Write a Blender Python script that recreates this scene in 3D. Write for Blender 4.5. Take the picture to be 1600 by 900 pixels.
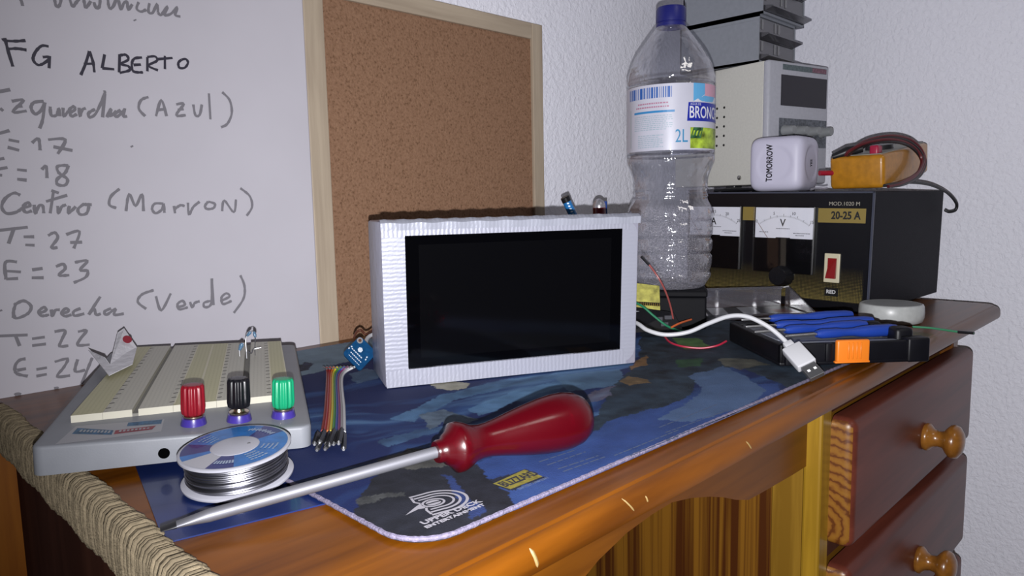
import bpy, bmesh, math, random
import numpy as np
from mathutils import Vector, Matrix
random.seed(7)
scene = bpy.context.scene
for o in list(bpy.data.objects): bpy.data.objects.remove(o)
COL = scene.collection
PI = math.pi

# ------------------------------------------------------------------ camera, light, exposure
CAM_RIGHT = Vector((0.703719, -0.710207, -0.019637))
CAM_DOWN = Vector((-0.097773, -0.069429, -0.992784))
CAM_FWD = Vector((0.703719, 0.700561, -0.118298))
CAM_POS = Vector((0, 0, 0.90))
cam_data = bpy.data.cameras.new('camera')
cam = bpy.data.objects.new('camera', cam_data); COL.objects.link(cam)
cam_data.sensor_width = 36; cam_data.lens = 1130 / 1600 * 36; cam_data.clip_start = 0.01
r_, u_, b_ = CAM_RIGHT, -CAM_DOWN, -CAM_FWD
cam.matrix_world = Matrix(((r_[0], u_[0], b_[0], CAM_POS[0]), (r_[1], u_[1], b_[1], CAM_POS[1]), (r_[2], u_[2], b_[2], CAM_POS[2]), (0, 0, 0, 1)))
scene.camera = cam

flash = bpy.data.lights.new('phone_flash', 'SPOT'); flash.energy = 33.5; flash.spot_size = math.radians(138); flash.spot_blend = 1.0; flash.shadow_soft_size = 0.0022; flash.color = (0.97, 0.97, 1.0)
fo = bpy.data.objects.new('phone_flash', flash); COL.objects.link(fo); fo.location = CAM_POS + CAM_DOWN * 0.018
fo.rotation_euler = (CAM_FWD + CAM_RIGHT * 0.36 - CAM_DOWN * 0.07).to_track_quat('-Z', 'Y').to_euler()
room = bpy.data.lights.new('room_light', 'AREA'); room.energy = 5.0; room.size = 0.5; room.color = (1.0, 0.95, 0.9)
ro = bpy.data.objects.new('room_light', room); COL.objects.link(ro); ro.location = (0.4, -1.2, 2.4)
ro.rotation_euler = (math.radians(25), 0, 0)
w = bpy.data.worlds.new('room_world'); scene.world = w; w.use_nodes = True
w.node_tree.nodes['Background'].inputs[0].default_value = (0.9, 0.9, 1.0, 1); w.node_tree.nodes['Background'].inputs[1].default_value = 0.016
vs = scene.view_settings
scene.display_settings.display_device = 'sRGB'
vs.view_transform = 'Standard'; vs.look = 'None'; vs.exposure = 0.0; vs.gamma = 1.0; vs.use_curve_mapping = False

# ------------------------------------------------------------------ measured shapes (metres, in the room)
HANDWRITING = [[[[0.1518,1.069],[0.153,1.0668],[0.1536,1.0631]],[[0.1765,1.0726],[0.1771,1.0676],[0.1791,1.0671],[0.181,1.0717],[0.1804,1.0738]],[[0.1875,1.075],[0.1893,1.0688],[0.1919,1.0719],[0.195,1.0763]],[[0.1982,1.0769],[0.1989,1.0696],[0.2015,1.0723],[0.2034,1.0756]],[[0.2058,1.0751],[0.2071,1.0705],[0.2097,1.0723],[0.211,1.0792]],[[0.2169,1.0802],[0.2175,1.0722],[0.2207,1.0742],[0.2237,1.0811]],[[0.2254,1.0803],[0.2265,1.0725],[0.2295,1.0783],[0.2322,1.0797],[0.2326,1.0735],[0.2364,1.0786]],[[0.2419,1.0814],[0.2397,1.0756],[0.2431,1.0734],[0.2477,1.076]],[[0.2509,1.082],[0.2494,1.0745],[0.253,1.0741],[0.2572,1.0822],[0.2576,1.0749]],[[0.2576,1.0749],[0.2602,1.0735],[0.2664,1.0819],[0.263,1.0739],[0.2688,1.0758],[0.2749,1.0824],[0.2725,1.0755],[0.2772,1.0747]],[[0.2372,1.0658],[0.2378,1.0648]]],[[[0.1393,1.0364],[0.1409,1.0256],[0.1429,1.0148]],[[0.1383,1.0359],[0.1391,1.0344],[0.146,1.0348],[0.1533,1.0363]],[[0.1404,1.028],[0.147,1.0292],[0.1534,1.0289]],[[0.1692,1.0338],[0.1642,1.0336],[0.1593,1.028],[0.1573,1.0218],[0.1607,1.018],[0.1662,1.0212],[0.1691,1.0253],[0.1642,1.0247]],[[0.1692,1.0263],[0.168,1.0163]],[[0.1909,1.0133],[0.1952,1.0229],[0.199,1.0339]],[[0.199,1.0339],[0.2011,1.0254],[0.2015,1.0166]],[[0.1939,1.0228],[0.2018,1.024]],[[0.2107,1.0327],[0.2078,1.0208]],[[0.2078,1.0208],[0.2174,1.021]],[[0.2227,1.0342],[0.2211,1.0187]],[[0.2226,1.0333],[0.2278,1.0344],[0.2293,1.0305],[0.2229,1.0261],[0.2289,1.025],[0.2295,1.0214],[0.2214,1.0184]],[[0.241,1.0338],[0.2346,1.0321],[0.232,1.0272],[0.2329,1.0209],[0.2409,1.0209]],[[0.2333,1.0265],[0.2396,1.0275]],[[0.2455,1.0347],[0.2446,1.0222]],[[0.2455,1.0347],[0.252,1.0361],[0.2535,1.0325],[0.2459,1.0273],[0.2538,1.0241]],[[0.2607,1.0377],[0.2599,1.0258]],[[0.2536,1.0338],[0.2674,1.0367]],[[0.2754,1.0361],[0.2723,1.0329],[0.2729,1.0286],[0.2777,1.0291],[0.281,1.0339],[0.2793,1.037],[0.2754,1.0361]]],[[[0.1319,0.9943],[0.1396,0.9966]],[[0.1315,0.9814],[0.1335,0.9795]],[[0.1398,0.9875],[0.1479,0.989],[0.1398,0.9792],[0.1494,0.9807]],[[0.1424,0.9835],[0.1468,0.9844]],[[0.162,0.9893],[0.1552,0.9879],[0.1526,0.9835],[0.1551,0.9786],[0.1599,0.9823],[0.1627,0.9885]],[[0.1627,0.9885],[0.16,0.9746],[0.1572,0.9672]],[[0.1662,0.9854],[0.1664,0.9785],[0.1703,0.9788],[0.1723,0.9841],[0.1726,0.978]],[[0.1755,0.9852],[0.1754,0.9782],[0.1792,0.9829]],[[0.1798,0.9812],[0.184,0.9841],[0.1835,0.9867],[0.1801,0.9838],[0.1812,0.9786],[0.1854,0.9807]],[[0.1874,0.9861],[0.1876,0.9791],[0.1897,0.9845],[0.1925,0.986]],[[0.1996,0.9858],[0.1944,0.9822],[0.1949,0.9787],[0.2001,0.9826],[0.2081,0.9994],[0.2072,1.0011]],[[0.2081,0.9994],[0.2049,0.9793]],[[0.2082,0.9796],[0.2122,0.9871],[0.2108,0.9806],[0.2163,0.9856]],[[0.2198,0.9867],[0.2149,0.9827],[0.2159,0.9804],[0.2205,0.984],[0.2234,0.9879],[0.2217,0.9814],[0.2247,0.9816]],[[0.2438,0.9998],[0.2373,0.9964],[0.2349,0.9888],[0.2398,0.9826]],[[0.249,0.9832],[0.2547,0.9979],[0.2583,0.9839]],[[0.2509,0.989],[0.2578,0.9901]],[[0.2676,0.9951],[0.2744,0.996],[0.2669,0.9854],[0.2756,0.986]],[[0.2686,0.9904],[0.2741,0.9913]],[[0.2832,0.9963],[0.2845,0.9866],[0.2885,0.9873],[0.2912,0.9969]],[[0.2986,1.0078],[0.2984,0.9836]],[[0.3115,1.0102],[0.3184,1.0031],[0.3197,0.9911],[0.3147,0.9806],[0.3082,0.9768]]],[[[0.1291,0.9617],[0.1364,0.9644]],[[0.1351,0.9571],[0.1422,0.9558]],[[0.1339,0.9512],[0.1416,0.949]],[[0.1509,0.9553],[0.1557,0.9589],[0.1561,0.9495]],[[0.1625,0.9584],[0.1749,0.959],[0.1685,0.947]],[[0.1658,0.9528],[0.1797,0.9502]],[[0.1274,0.9415],[0.131,0.9424]],[[0.1267,0.9339],[0.1325,0.9352]],[[0.1263,0.9292],[0.1284,0.9289]],[[0.1388,0.9336],[0.1454,0.9329]],[[0.1382,0.926],[0.1447,0.9252]],[[0.1559,0.9339],[0.1592,0.9366],[0.1591,0.927]],[[0.1755,0.9378],[0.1676,0.9368],[0.168,0.9315],[0.1738,0.9263],[0.1718,0.9213],[0.1664,0.9218],[0.1664,0.9262],[0.1727,0.9316],[0.1755,0.9378]],[[0.2262,0.9561],[0.227,0.9548]],[[0.1613,0.9169],[0.1666,0.9147]]],[[[0.1393,0.9131],[0.1351,0.9149],[0.129,0.9107],[0.126,0.904],[0.1287,0.8988],[0.1352,0.8995],[0.1399,0.9028]],[[0.1399,0.9028],[0.1452,0.9045],[0.1439,0.9071],[0.1404,0.9037],[0.1418,0.8993],[0.1463,0.9004]],[[0.1482,0.9053],[0.1484,0.8983],[0.1515,0.9043],[0.1542,0.9043],[0.1544,0.8982]],[[0.1628,0.9156],[0.159,0.898]],[[0.1568,0.9078],[0.1727,0.9129]],[[0.1649,0.9041],[0.1651,0.8979],[0.1677,0.9032],[0.1713,0.9049]],[[0.1736,0.904],[0.1723,0.8977],[0.1783,0.9033]],[[0.185,0.9056],[0.1798,0.9011],[0.181,0.8966],[0.186,0.8974],[0.1881,0.9037],[0.1849,0.905],[0.1906,0.9046]],[[0.2137,0.9182],[0.2063,0.9117],[0.2044,0.9043],[0.2098,0.9014]],[[0.2174,0.8985],[0.2212,0.9135],[0.2257,0.903],[0.2319,0.9134],[0.232,0.8981]],[[0.2497,0.9046],[0.2422,0.9047],[0.2395,0.8999],[0.2425,0.896],[0.2484,0.8997],[0.2497,0.9046],[0.25,0.8962]],[[0.259,0.9024],[0.2594,0.8955]],[[0.2594,0.8995],[0.2648,0.9029],[0.2686,0.9019]],[[0.2718,0.9052],[0.272,0.8942],[0.2765,0.9011],[0.2828,0.906]],[[0.2909,0.9059],[0.2876,0.9019],[0.2894,0.8989],[0.2956,0.8997],[0.297,0.9038],[0.2909,0.9059]],[[0.3038,0.8965],[0.3066,0.9068],[0.3154,0.8952],[0.3184,0.9077]],[[0.3235,0.9187],[0.3328,0.9107],[0.3344,0.9],[0.3282,0.8913]]],[[[0.1225,0.8854],[0.1423,0.8872]],[[0.1327,0.8867],[0.128,0.8745]],[[0.1387,0.8795],[0.1461,0.8792]],[[0.1393,0.8729],[0.1458,0.8722]],[[0.156,0.8796],[0.1608,0.882],[0.1628,0.8775],[0.1575,0.8697],[0.1621,0.8695]],[[0.1692,0.8799],[0.1794,0.8821],[0.1739,0.8679]],[[0.1716,0.8731],[0.1807,0.8729]]],[[[0.1325,0.8594],[0.1246,0.8596],[0.1239,0.8459]],[[0.1244,0.8527],[0.1345,0.8511]],[[0.1239,0.8462],[0.1321,0.846]],[[0.1423,0.8522],[0.1499,0.8528]],[[0.1415,0.8457],[0.15,0.845]],[[0.1595,0.8535],[0.1649,0.8552],[0.1661,0.8512],[0.161,0.8462],[0.1688,0.8455]],[[0.1737,0.856],[0.1835,0.8568],[0.1772,0.8494],[0.1828,0.848],[0.1808,0.8426],[0.1715,0.8388]]],[[[0.1178,0.8219],[0.1181,0.8205]],[[0.129,0.8262],[0.1269,0.8203],[0.1261,0.8143]],[[0.1275,0.8246],[0.1342,0.8274],[0.1391,0.8224],[0.1363,0.8165],[0.1279,0.8137],[0.1265,0.8191]],[[0.1438,0.8156],[0.1493,0.8176],[0.148,0.8205],[0.1442,0.8173],[0.1459,0.8135],[0.1513,0.8137]],[[0.1532,0.818],[0.1535,0.8122],[0.1559,0.8168],[0.1594,0.8169]],[[0.1599,0.8136],[0.1655,0.8147],[0.1642,0.8176],[0.1603,0.8144],[0.1628,0.811],[0.1677,0.8117]],[[0.175,0.8163],[0.1695,0.8142],[0.17,0.8105],[0.1774,0.8114]],[[0.191,0.8248],[0.1854,0.817],[0.1806,0.8101]],[[0.1806,0.8101],[0.1852,0.8146],[0.1864,0.8093],[0.1902,0.8098]],[[0.1987,0.8135],[0.1933,0.8113],[0.1948,0.8083],[0.202,0.8126],[0.2008,0.8075],[0.2087,0.8075]],[[0.2354,0.826],[0.2251,0.8231],[0.221,0.8167],[0.2277,0.8095]],[[0.2369,0.8203],[0.2406,0.8066],[0.2502,0.8215]],[[0.255,0.8079],[0.262,0.8091],[0.2603,0.8133],[0.2556,0.8108],[0.2568,0.8056],[0.2648,0.8067]],[[0.2671,0.8116],[0.2688,0.8062],[0.2714,0.81],[0.2762,0.8112]],[[0.2864,0.8104],[0.2801,0.8091],[0.2808,0.8048],[0.2873,0.8083],[0.2893,0.832]],[[0.2893,0.832],[0.2892,0.8059]],[[0.2968,0.8093],[0.3055,0.8126],[0.3026,0.8161],[0.2974,0.8124],[0.2987,0.8059],[0.3074,0.8081]],[[0.3178,0.8327],[0.3214,0.8216],[0.3195,0.8089],[0.3087,0.7958]]],[[[0.1153,0.8009],[0.1348,0.7989]],[[0.1263,0.7998],[0.1285,0.7906]],[[0.1375,0.7953],[0.1467,0.7954]],[[0.1371,0.7896],[0.147,0.7895]],[[0.154,0.7989],[0.1618,0.7987],[0.1589,0.7917],[0.1568,0.7861],[0.1632,0.7855]],[[0.1713,0.7964],[0.1779,0.7964],[0.1724,0.7897],[0.1704,0.7848],[0.1794,0.7839]]],[[[0.1317,0.7794],[0.1275,0.779],[0.1242,0.7753],[0.1238,0.7697],[0.1265,0.767],[0.132,0.7647]],[[0.125,0.7709],[0.1313,0.7712]],[[0.1384,0.7692],[0.1461,0.7694]],[[0.1379,0.7636],[0.1455,0.7639]],[[0.152,0.7733],[0.1616,0.7743],[0.1585,0.7678],[0.1529,0.7606],[0.1624,0.7596]],[[0.1692,0.7726],[0.1665,0.7626],[0.1743,0.7623]],[[0.1805,0.7722],[0.1756,0.7617],[0.1705,0.7509]],[[0.1216,0.7508],[0.1234,0.7515],[0.1259,0.7502]],[[0.1498,0.7505],[0.1514,0.7507],[0.1529,0.7501]]]]
ART = {"pale":[[0.3647,0.7262],[0.4839,0.6689],[0.423,0.5859],[0.3833,0.5778],[0.353,0.5799],[0.3222,0.5615],[0.3036,0.5617],[0.2984,0.5974]],"pale_low":[[0.3349,0.5354],[0.36,0.5433],[0.3549,0.5116],[0.3419,0.5024],[0.3214,0.5]],"eye":[[0.3213,0.6015],[0.3355,0.6094],[0.3345,0.5938],[0.3221,0.5768],[0.3107,0.5789]],"shell":[[0.3586,0.4562],[0.3757,0.459],[0.3842,0.4325],[0.3715,0.4222],[0.3538,0.4249],[0.3523,0.4387]],"rock":[[0.167,0.2731],[0.1848,0.2946],[0.2026,0.3107],[0.2159,0.3199],[0.2355,0.3365],[0.2527,0.3435],[0.2677,0.3231],[0.2599,0.2907],[0.2527,0.2707],[0.2461,0.2524],[0.2371,0.2368],[0.1697,0.2271]],"rocktan":[[0.2255,0.3337],[0.2368,0.3414],[0.2516,0.3395],[0.2608,0.3208],[0.2655,0.3091],[0.2523,0.3022],[0.2312,0.3127]],"strap":[[0.1882,0.2999],[0.1977,0.2977],[0.2132,0.289],[0.2102,0.285],[0.1946,0.2905],[0.1856,0.2937]],"sea_front":[[0.2602,0.2948],[0.2907,0.2921],[0.3421,0.2781],[0.3808,0.2847],[0.4446,0.2752],[0.5115,0.2762],[0.537,0.2462],[0.5111,0.2243],[0.2176,0.2321],[0.2361,0.238],[0.2514,0.2694]],"stripe_a":[[0.2383,0.2948],[0.2393,0.2896],[0.2223,0.2423],[0.212,0.2413]],"stone":[[0.3005,0.3928],[0.3189,0.3906],[0.3196,0.3708],[0.3199,0.3546],[0.2992,0.3507],[0.2994,0.3672],[0.2833,0.3607]],"dark_right":[[0.3916,0.3067],[0.4564,0.3411],[0.5473,0.3797],[0.726,0.5038],[0.8003,0.4083],[0.6387,0.2694],[0.6672,0.2349],[0.5858,0.2206],[0.526,0.2236],[0.5516,0.261],[0.579,0.3006],[0.5186,0.3001],[0.4476,0.2717],[0.4164,0.2781],[0.3608,0.2723],[0.3441,0.2797]],"dark_low":[[0.3622,0.2708],[0.4061,0.2713],[0.4205,0.2503],[0.4149,0.235],[0.3646,0.2343],[0.3367,0.2403]],"light_patch":[[0.5157,0.3103],[0.5476,0.3078],[0.5675,0.3067],[0.5457,0.2747],[0.5122,0.2396],[0.4565,0.2317],[0.4081,0.2428],[0.4003,0.2624],[0.4656,0.2719],[0.4931,0.2825]],"sand":[[0.5934,0.324],[0.6085,0.2974],[0.5965,0.2796],[0.5648,0.2873],[0.5675,0.3067]],"green":[[0.6504,0.4124],[0.6678,0.3907],[0.6345,0.357],[0.6055,0.3681]],"green_b":[[0.5649,0.35],[0.5843,0.3351],[0.5552,0.3214],[0.5382,0.3302]],"flag_a":[[0.5041,0.3597],[0.534,0.3747],[0.561,0.3806],[0.5302,0.3591],[0.5174,0.359]],"flag_b":[[0.465,0.3437],[0.4861,0.3488],[0.4868,0.3378],[0.4794,0.3203],[0.4612,0.3291]],"band_a":[[0.2808,0.3994],[0.3433,0.42],[0.4054,0.4206],[0.458,0.3963],[0.4615,0.3816],[0.3989,0.3993],[0.3391,0.4002],[0.2851,0.3836]],"band_b":[[0.3309,0.3768],[0.3864,0.3869],[0.4379,0.379],[0.4447,0.3611],[0.4025,0.368],[0.3422,0.3589],[0.3249,0.3601]],"band_c":[[0.2477,0.3668],[0.2777,0.367],[0.2986,0.3596],[0.2871,0.3524],[0.2624,0.3537],[0.2434,0.354]],"band_d":[[0.4386,0.388],[0.4632,0.3865],[0.5001,0.3682],[0.4636,0.3389],[0.4419,0.3396],[0.4137,0.3549]],"pink":[[0.4146,0.3368],[0.458,0.3392],[0.4344,0.3193],[0.3993,0.3226]],"badge":[[0.2507,0.2676],[0.2745,0.2671],[0.2737,0.2512],[0.2483,0.25]]}
MATLINES = [[[0.2881,0.2681],[0.3174,0.2654]],[[0.2875,0.2613],[0.3185,0.2591]],[[0.2871,0.253],[0.3184,0.2495]],[[0.2861,0.2484],[0.3192,0.2455]],[[0.3666,0.2356],[0.4467,0.2314]],[[0.3791,0.2437],[0.4508,0.2383]],[[0.3853,0.2524],[0.4565,0.2512]],[[0.4026,0.2326],[0.483,0.2306]],[[0.3245,0.2427],[0.3888,0.2405]],[[0.3306,0.2359],[0.3779,0.2337]]]
Q = {"usb":[[0.5666,0.4391,0.7846],[0.5639,0.4136,0.7862],[0.548,0.3838,0.7864],[0.5437,0.3689,0.7821],[0.5488,0.3533,0.7791],[0.5588,0.3366,0.7819],[0.5656,0.3198,0.7908],[0.5698,0.3026,0.7982],[0.5732,0.2878,0.7987],[0.5764,0.2721,0.7922],[0.5778,0.2592,0.7831],[0.5757,0.2483,0.774]],"usb_plug":[[0.5765,0.2525,0.7777],[0.5653,0.2316,0.765],[0.555,0.2176,0.7562]],"green_wire":[[0.6211,0.4431,0.7943],[0.6332,0.437,0.788],[0.6412,0.4271,0.777],[0.6497,0.4168,0.7666],[0.663,0.4095,0.7601],[0.6796,0.4094,0.7563]],"orange_wire":[[0.6524,0.4138,0.7645],[0.6638,0.41,0.7682],[0.686,0.4094,0.7695]],"red_wire":[[0.6291,0.4081,0.7617],[0.6134,0.3904,0.7582],[0.6104,0.3746,0.7562],[0.6181,0.3581,0.7552],[0.6267,0.3457,0.7579],[0.6381,0.3419,0.7611]],"jumper":[[0.6395,0.439,0.837],[0.641,0.432,0.8298],[0.6429,0.4221,0.8166],[0.6526,0.4197,0.8009],[0.6648,0.4218,0.7843],[0.6722,0.4232,0.7692]],"edge_wire":[[0.8701,0.2432,0.7531],[0.8738,0.2251,0.7531],[0.8658,0.1975,0.7532],[0.8626,0.1823,0.754]],"ribbon":[[[0.3134,0.5385,0.7625],[0.3077,0.5284,0.7585],[0.2569,0.4465,0.757],[0.2279,0.4019,0.757]],[[0.3155,0.5365,0.7625],[0.3085,0.5267,0.7585],[0.258,0.4452,0.757],[0.229,0.4003,0.757]],[[0.3177,0.5344,0.7625],[0.3093,0.5249,0.7585],[0.2592,0.444,0.757],[0.23,0.3986,0.757]],[[0.3198,0.5323,0.7625],[0.31,0.5232,0.7585],[0.2603,0.4427,0.757],[0.231,0.397,0.757]],[[0.3219,0.5302,0.7625],[0.3108,0.5214,0.7585],[0.2614,0.4414,0.757],[0.232,0.3953,0.757]],[[0.3241,0.5281,0.7625],[0.3115,0.5197,0.7585],[0.2625,0.4401,0.757],[0.233,0.3937,0.757]],[[0.3262,0.526,0.7625],[0.3123,0.5179,0.7585],[0.2636,0.4388,0.757],[0.234,0.3921,0.757]],[[0.3283,0.524,0.7625],[0.313,0.5162,0.7585],[0.2647,0.4375,0.757],[0.2351,0.3904,0.757]],[[0.3305,0.5219,0.7625],[0.3137,0.5145,0.7585],[0.2658,0.4363,0.757],[0.2361,0.3888,0.757]]],"connector":[[[0.2206,0.397,0.757],[0.2108,0.383,0.757]],[[0.2226,0.3928,0.757],[0.2123,0.3796,0.757]],[[0.2261,0.3926,0.757],[0.2154,0.3777,0.757]],[[0.2282,0.3902,0.757],[0.2131,0.3702,0.757]],[[0.2305,0.3895,0.757],[0.2185,0.3742,0.757]],[[0.2321,0.3876,0.757],[0.2187,0.3689,0.757]],[[0.2311,0.3831,0.757],[0.2175,0.3619,0.757]],[[0.2222,0.3824,0.757],[0.2081,0.366,0.757]],[[0.2182,0.3869,0.757],[0.2065,0.3726,0.757]]],"pcb":[[0.3467,0.5364,0.7542],[0.3406,0.5535,0.7687],[0.3603,0.5559,0.7817],[0.3674,0.5391,0.7668]],"pcb_wire":[[0.3558,0.5574,0.7804],[0.3606,0.5604,0.7847],[0.3648,0.5593,0.786],[0.3662,0.5544,0.7828],[0.3749,0.56,0.7827],[0.3919,0.572,0.7857]],"white_tail":[[0.3763,0.5705,0.7685],[0.3868,0.5751,0.7737],[0.4012,0.5754,0.7766]],"drivers":[[[0.6531,0.3385,0.7765],[0.6936,0.3242,0.7765],[0.7614,0.2696,0.7765]],[[0.6434,0.3203,0.776],[0.6614,0.3032,0.776],[0.7374,0.2418,0.776]],[[0.6221,0.2984,0.776],[0.6409,0.2852,0.776],[0.7086,0.2379,0.776]],[[0.5968,0.2849,0.7755],[0.6395,0.2559,0.7755],[0.7045,0.2099,0.7755]]],"case":[[0.594,0.2681,0.755],[0.6889,0.1852,0.755],[0.7086,0.3974,0.755]],"latch":[[0.6554,0.2298,0.7751],[0.6745,0.2106,0.7751],[0.6717,0.2107,0.7589],[0.6535,0.2291,0.7594]],"lead":[[0.9944,0.3659,0.9518],[0.9946,0.3598,0.9588],[1.0157,0.3475,0.9696],[1.0478,0.3304,0.9748],[1.0808,0.3181,0.9712],[1.1016,0.3093,0.9586],[1.1032,0.3052,0.9439],[1.0738,0.3033,0.9262],[1.032,0.3077,0.9151],[1.0024,0.3152,0.9103]],"mains":[[0.9968,0.3181,0.9112],[1.0314,0.3151,0.9137],[1.0685,0.3068,0.9153],[1.1256,0.2988,0.9118],[1.1743,0.2908,0.9008],[1.1991,0.2848,0.8859],[1.2031,0.2861,0.8757],[1.1963,0.2925,0.8731],[1.1943,0.2979,0.876]],"resist":[[0.2555,0.5589,0.7841],[0.256,0.5598,0.7929],[0.2571,0.5593,0.7965],[0.2596,0.5574,0.8],[0.2614,0.5556,0.7999],[0.2617,0.5545,0.7953],[0.2604,0.5542,0.7861]],"bead":[[0.2473,0.5533,0.7872],[0.2487,0.5525,0.7907],[0.2496,0.5519,0.7927]],"leadwire":[[0.2534,0.551,0.785],[0.2543,0.5473,0.7843],[0.2574,0.5502,0.7865],[0.2628,0.5478,0.7876]],"paper":[[0.1837,0.6338,0.8011],[0.1893,0.6358,0.8038],[0.1895,0.6092,0.7912],[0.1728,0.5682,0.7867],[0.1602,0.5766,0.7872],[0.1792,0.6007,0.7899],[0.1803,0.5853,0.7893],[0.1516,0.5506,0.7848],[0.1564,0.5807,0.7887],[0.1594,0.6253,0.7919]],"scrap":[[0.1851,0.7318,0.7559],[0.1881,0.7217,0.7563],[0.1845,0.724,0.7483],[0.1868,0.7156,0.7545]],"pens":[[0.6371,0.5454,0.9034],[0.668,0.5313,0.8349],[0.6923,0.5394,0.9005],[0.6931,0.5386,0.833]],"case_clear":[[0.765,0.435,0.756]],"yellow":[[0.6533,0.4704,0.8092],[0.6778,0.445,0.8043],[0.6663,0.4356,0.7652],[0.6407,0.4614,0.7659]],"black":[[0.6426,0.4627,0.7846],[0.6747,0.4249,0.7772],[0.6764,0.4146,0.7597],[0.6194,0.446,0.7594]]}
APRON = [[0.6484,0.6522],[0.618,0.6524],[0.5845,0.6535],[0.5556,0.6544],[0.533,0.6554],[0.5113,0.6623],[0.4907,0.6709],[0.4712,0.6775],[0.4439,0.6851],[0.4185,0.6899],[0.3949,0.6893],[0.365,0.6863],[0.336,0.6791],[0.3231,0.6738]]

# ------------------------------------------------------------------ material helpers
def nodes(name):
    m = bpy.data.materials.new(name); m.use_nodes = True
    nt = m.node_tree; b = nt.nodes['Principled BSDF']
    return m, nt, b
def N(nt, t, **kw):
    n = nt.nodes.new(t)
    for k, v in kw.items():
        if k.startswith('i_'): n.inputs[int(k[2:]) if k[2:].isdigit() else k[2:].replace('_', ' ')].default_value = v
        else: setattr(n, k, v)
    return n
def ramp(nt, stops):
    r = nt.nodes.new('ShaderNodeValToRGB'); e = r.color_ramp.elements
    while len(e) < len(stops): e.new(0.5)
    for i, (p, c) in enumerate(stops):
        e[i].position = p; e[i].color = (*c, 1) if len(c) == 3 else c
    return r
def coords(nt, scale=(1, 1, 1), rot=(0, 0, 0)):
    t = nt.nodes.new('ShaderNodeTexCoord'); mp = nt.nodes.new('ShaderNodeMapping')
    mp.inputs['Scale'].default_value = scale; mp.inputs['Rotation'].default_value = rot
    nt.links.new(t.outputs['Object'], mp.inputs[0]); return mp
def pm(name, col, rough=0.5, metal=0.0, spec=0.5, bump=None, var=None, coat=0.0, trans=0.0, ior=1.46):
    m, nt, b = nodes(name)
    b.inputs['Base Color'].default_value = (*col, 1); b.inputs['Roughness'].default_value = rough
    b.inputs['Metallic'].default_value = metal; b.inputs['Specular IOR Level'].default_value = spec
    b.inputs['Coat Weight'].default_value = coat; b.inputs['Transmission Weight'].default_value = trans; b.inputs['IOR'].default_value = ior
    if var:
        c = coords(nt); n = N(nt, 'ShaderNodeTexNoise'); n.inputs['Scale'].default_value = var[0]; n.inputs['Detail'].default_value = 4
        nt.links.new(c.outputs[0], n.inputs[0]); k = var[1]
        r = ramp(nt, [(0.3, tuple(v * (1 - k) for v in col)), (0.7, tuple(min(1, v * (1 + k)) for v in col))])
        nt.links.new(n.outputs[0], r.inputs[0]); nt.links.new(r.outputs[0], b.inputs['Base Color'])
    if bump:
        c = coords(nt); n = N(nt, 'ShaderNodeTexNoise'); n.inputs['Scale'].default_value = bump[0]; n.inputs['Detail'].default_value = 3
        nt.links.new(c.outputs[0], n.inputs[0]); bp = N(nt, 'ShaderNodeBump'); bp.inputs['Distance'].default_value = bump[1]; bp.inputs['Strength'].default_value = 1.0
        nt.links.new(n.outputs[0], bp.inputs['Height']); nt.links.new(bp.outputs[0], b.inputs['Normal'])
    return m
def wood(name, dark, light, scale, rough=0.3, coat=0.3, fine=4.0, lo=0.35, hi=0.65, spec=0.4):
    m, nt, b = nodes(name); c = coords(nt, scale)
    n = N(nt, 'ShaderNodeTexNoise'); n.inputs['Scale'].default_value = 1.0; n.inputs['Detail'].default_value = 5; n.inputs['Distortion'].default_value = 0.6
    nt.links.new(c.outputs[0], n.inputs[0])
    c2 = coords(nt, tuple(s * fine for s in scale)); n2 = N(nt, 'ShaderNodeTexNoise'); n2.inputs['Scale'].default_value = 1.0; n2.inputs['Detail'].default_value = 6
    nt.links.new(c2.outputs[0], n2.inputs[0])
    mx = N(nt, 'ShaderNodeMath', operation='MULTIPLY_ADD'); nt.links.new(n2.outputs[0], mx.inputs[0]); mx.inputs[1].default_value = 0.3; 
    sb = N(nt, 'ShaderNodeMath', operation='SUBTRACT'); nt.links.new(n.outputs[0], sb.inputs[0]); sb.inputs[1].default_value = 0.15
    nt.links.new(sb.outputs[0], mx.inputs[2])
    r = ramp(nt, [(lo, dark), (hi, light)]); nt.links.new(mx.outputs[0], r.inputs[0]); nt.links.new(r.outputs[0], b.inputs['Base Color'])
    b.inputs['Roughness'].default_value = rough; b.inputs['Coat Weight'].default_value = coat; b.inputs['Coat Roughness'].default_value = 0.18; b.inputs['Specular IOR Level'].default_value = spec
    return m
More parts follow.
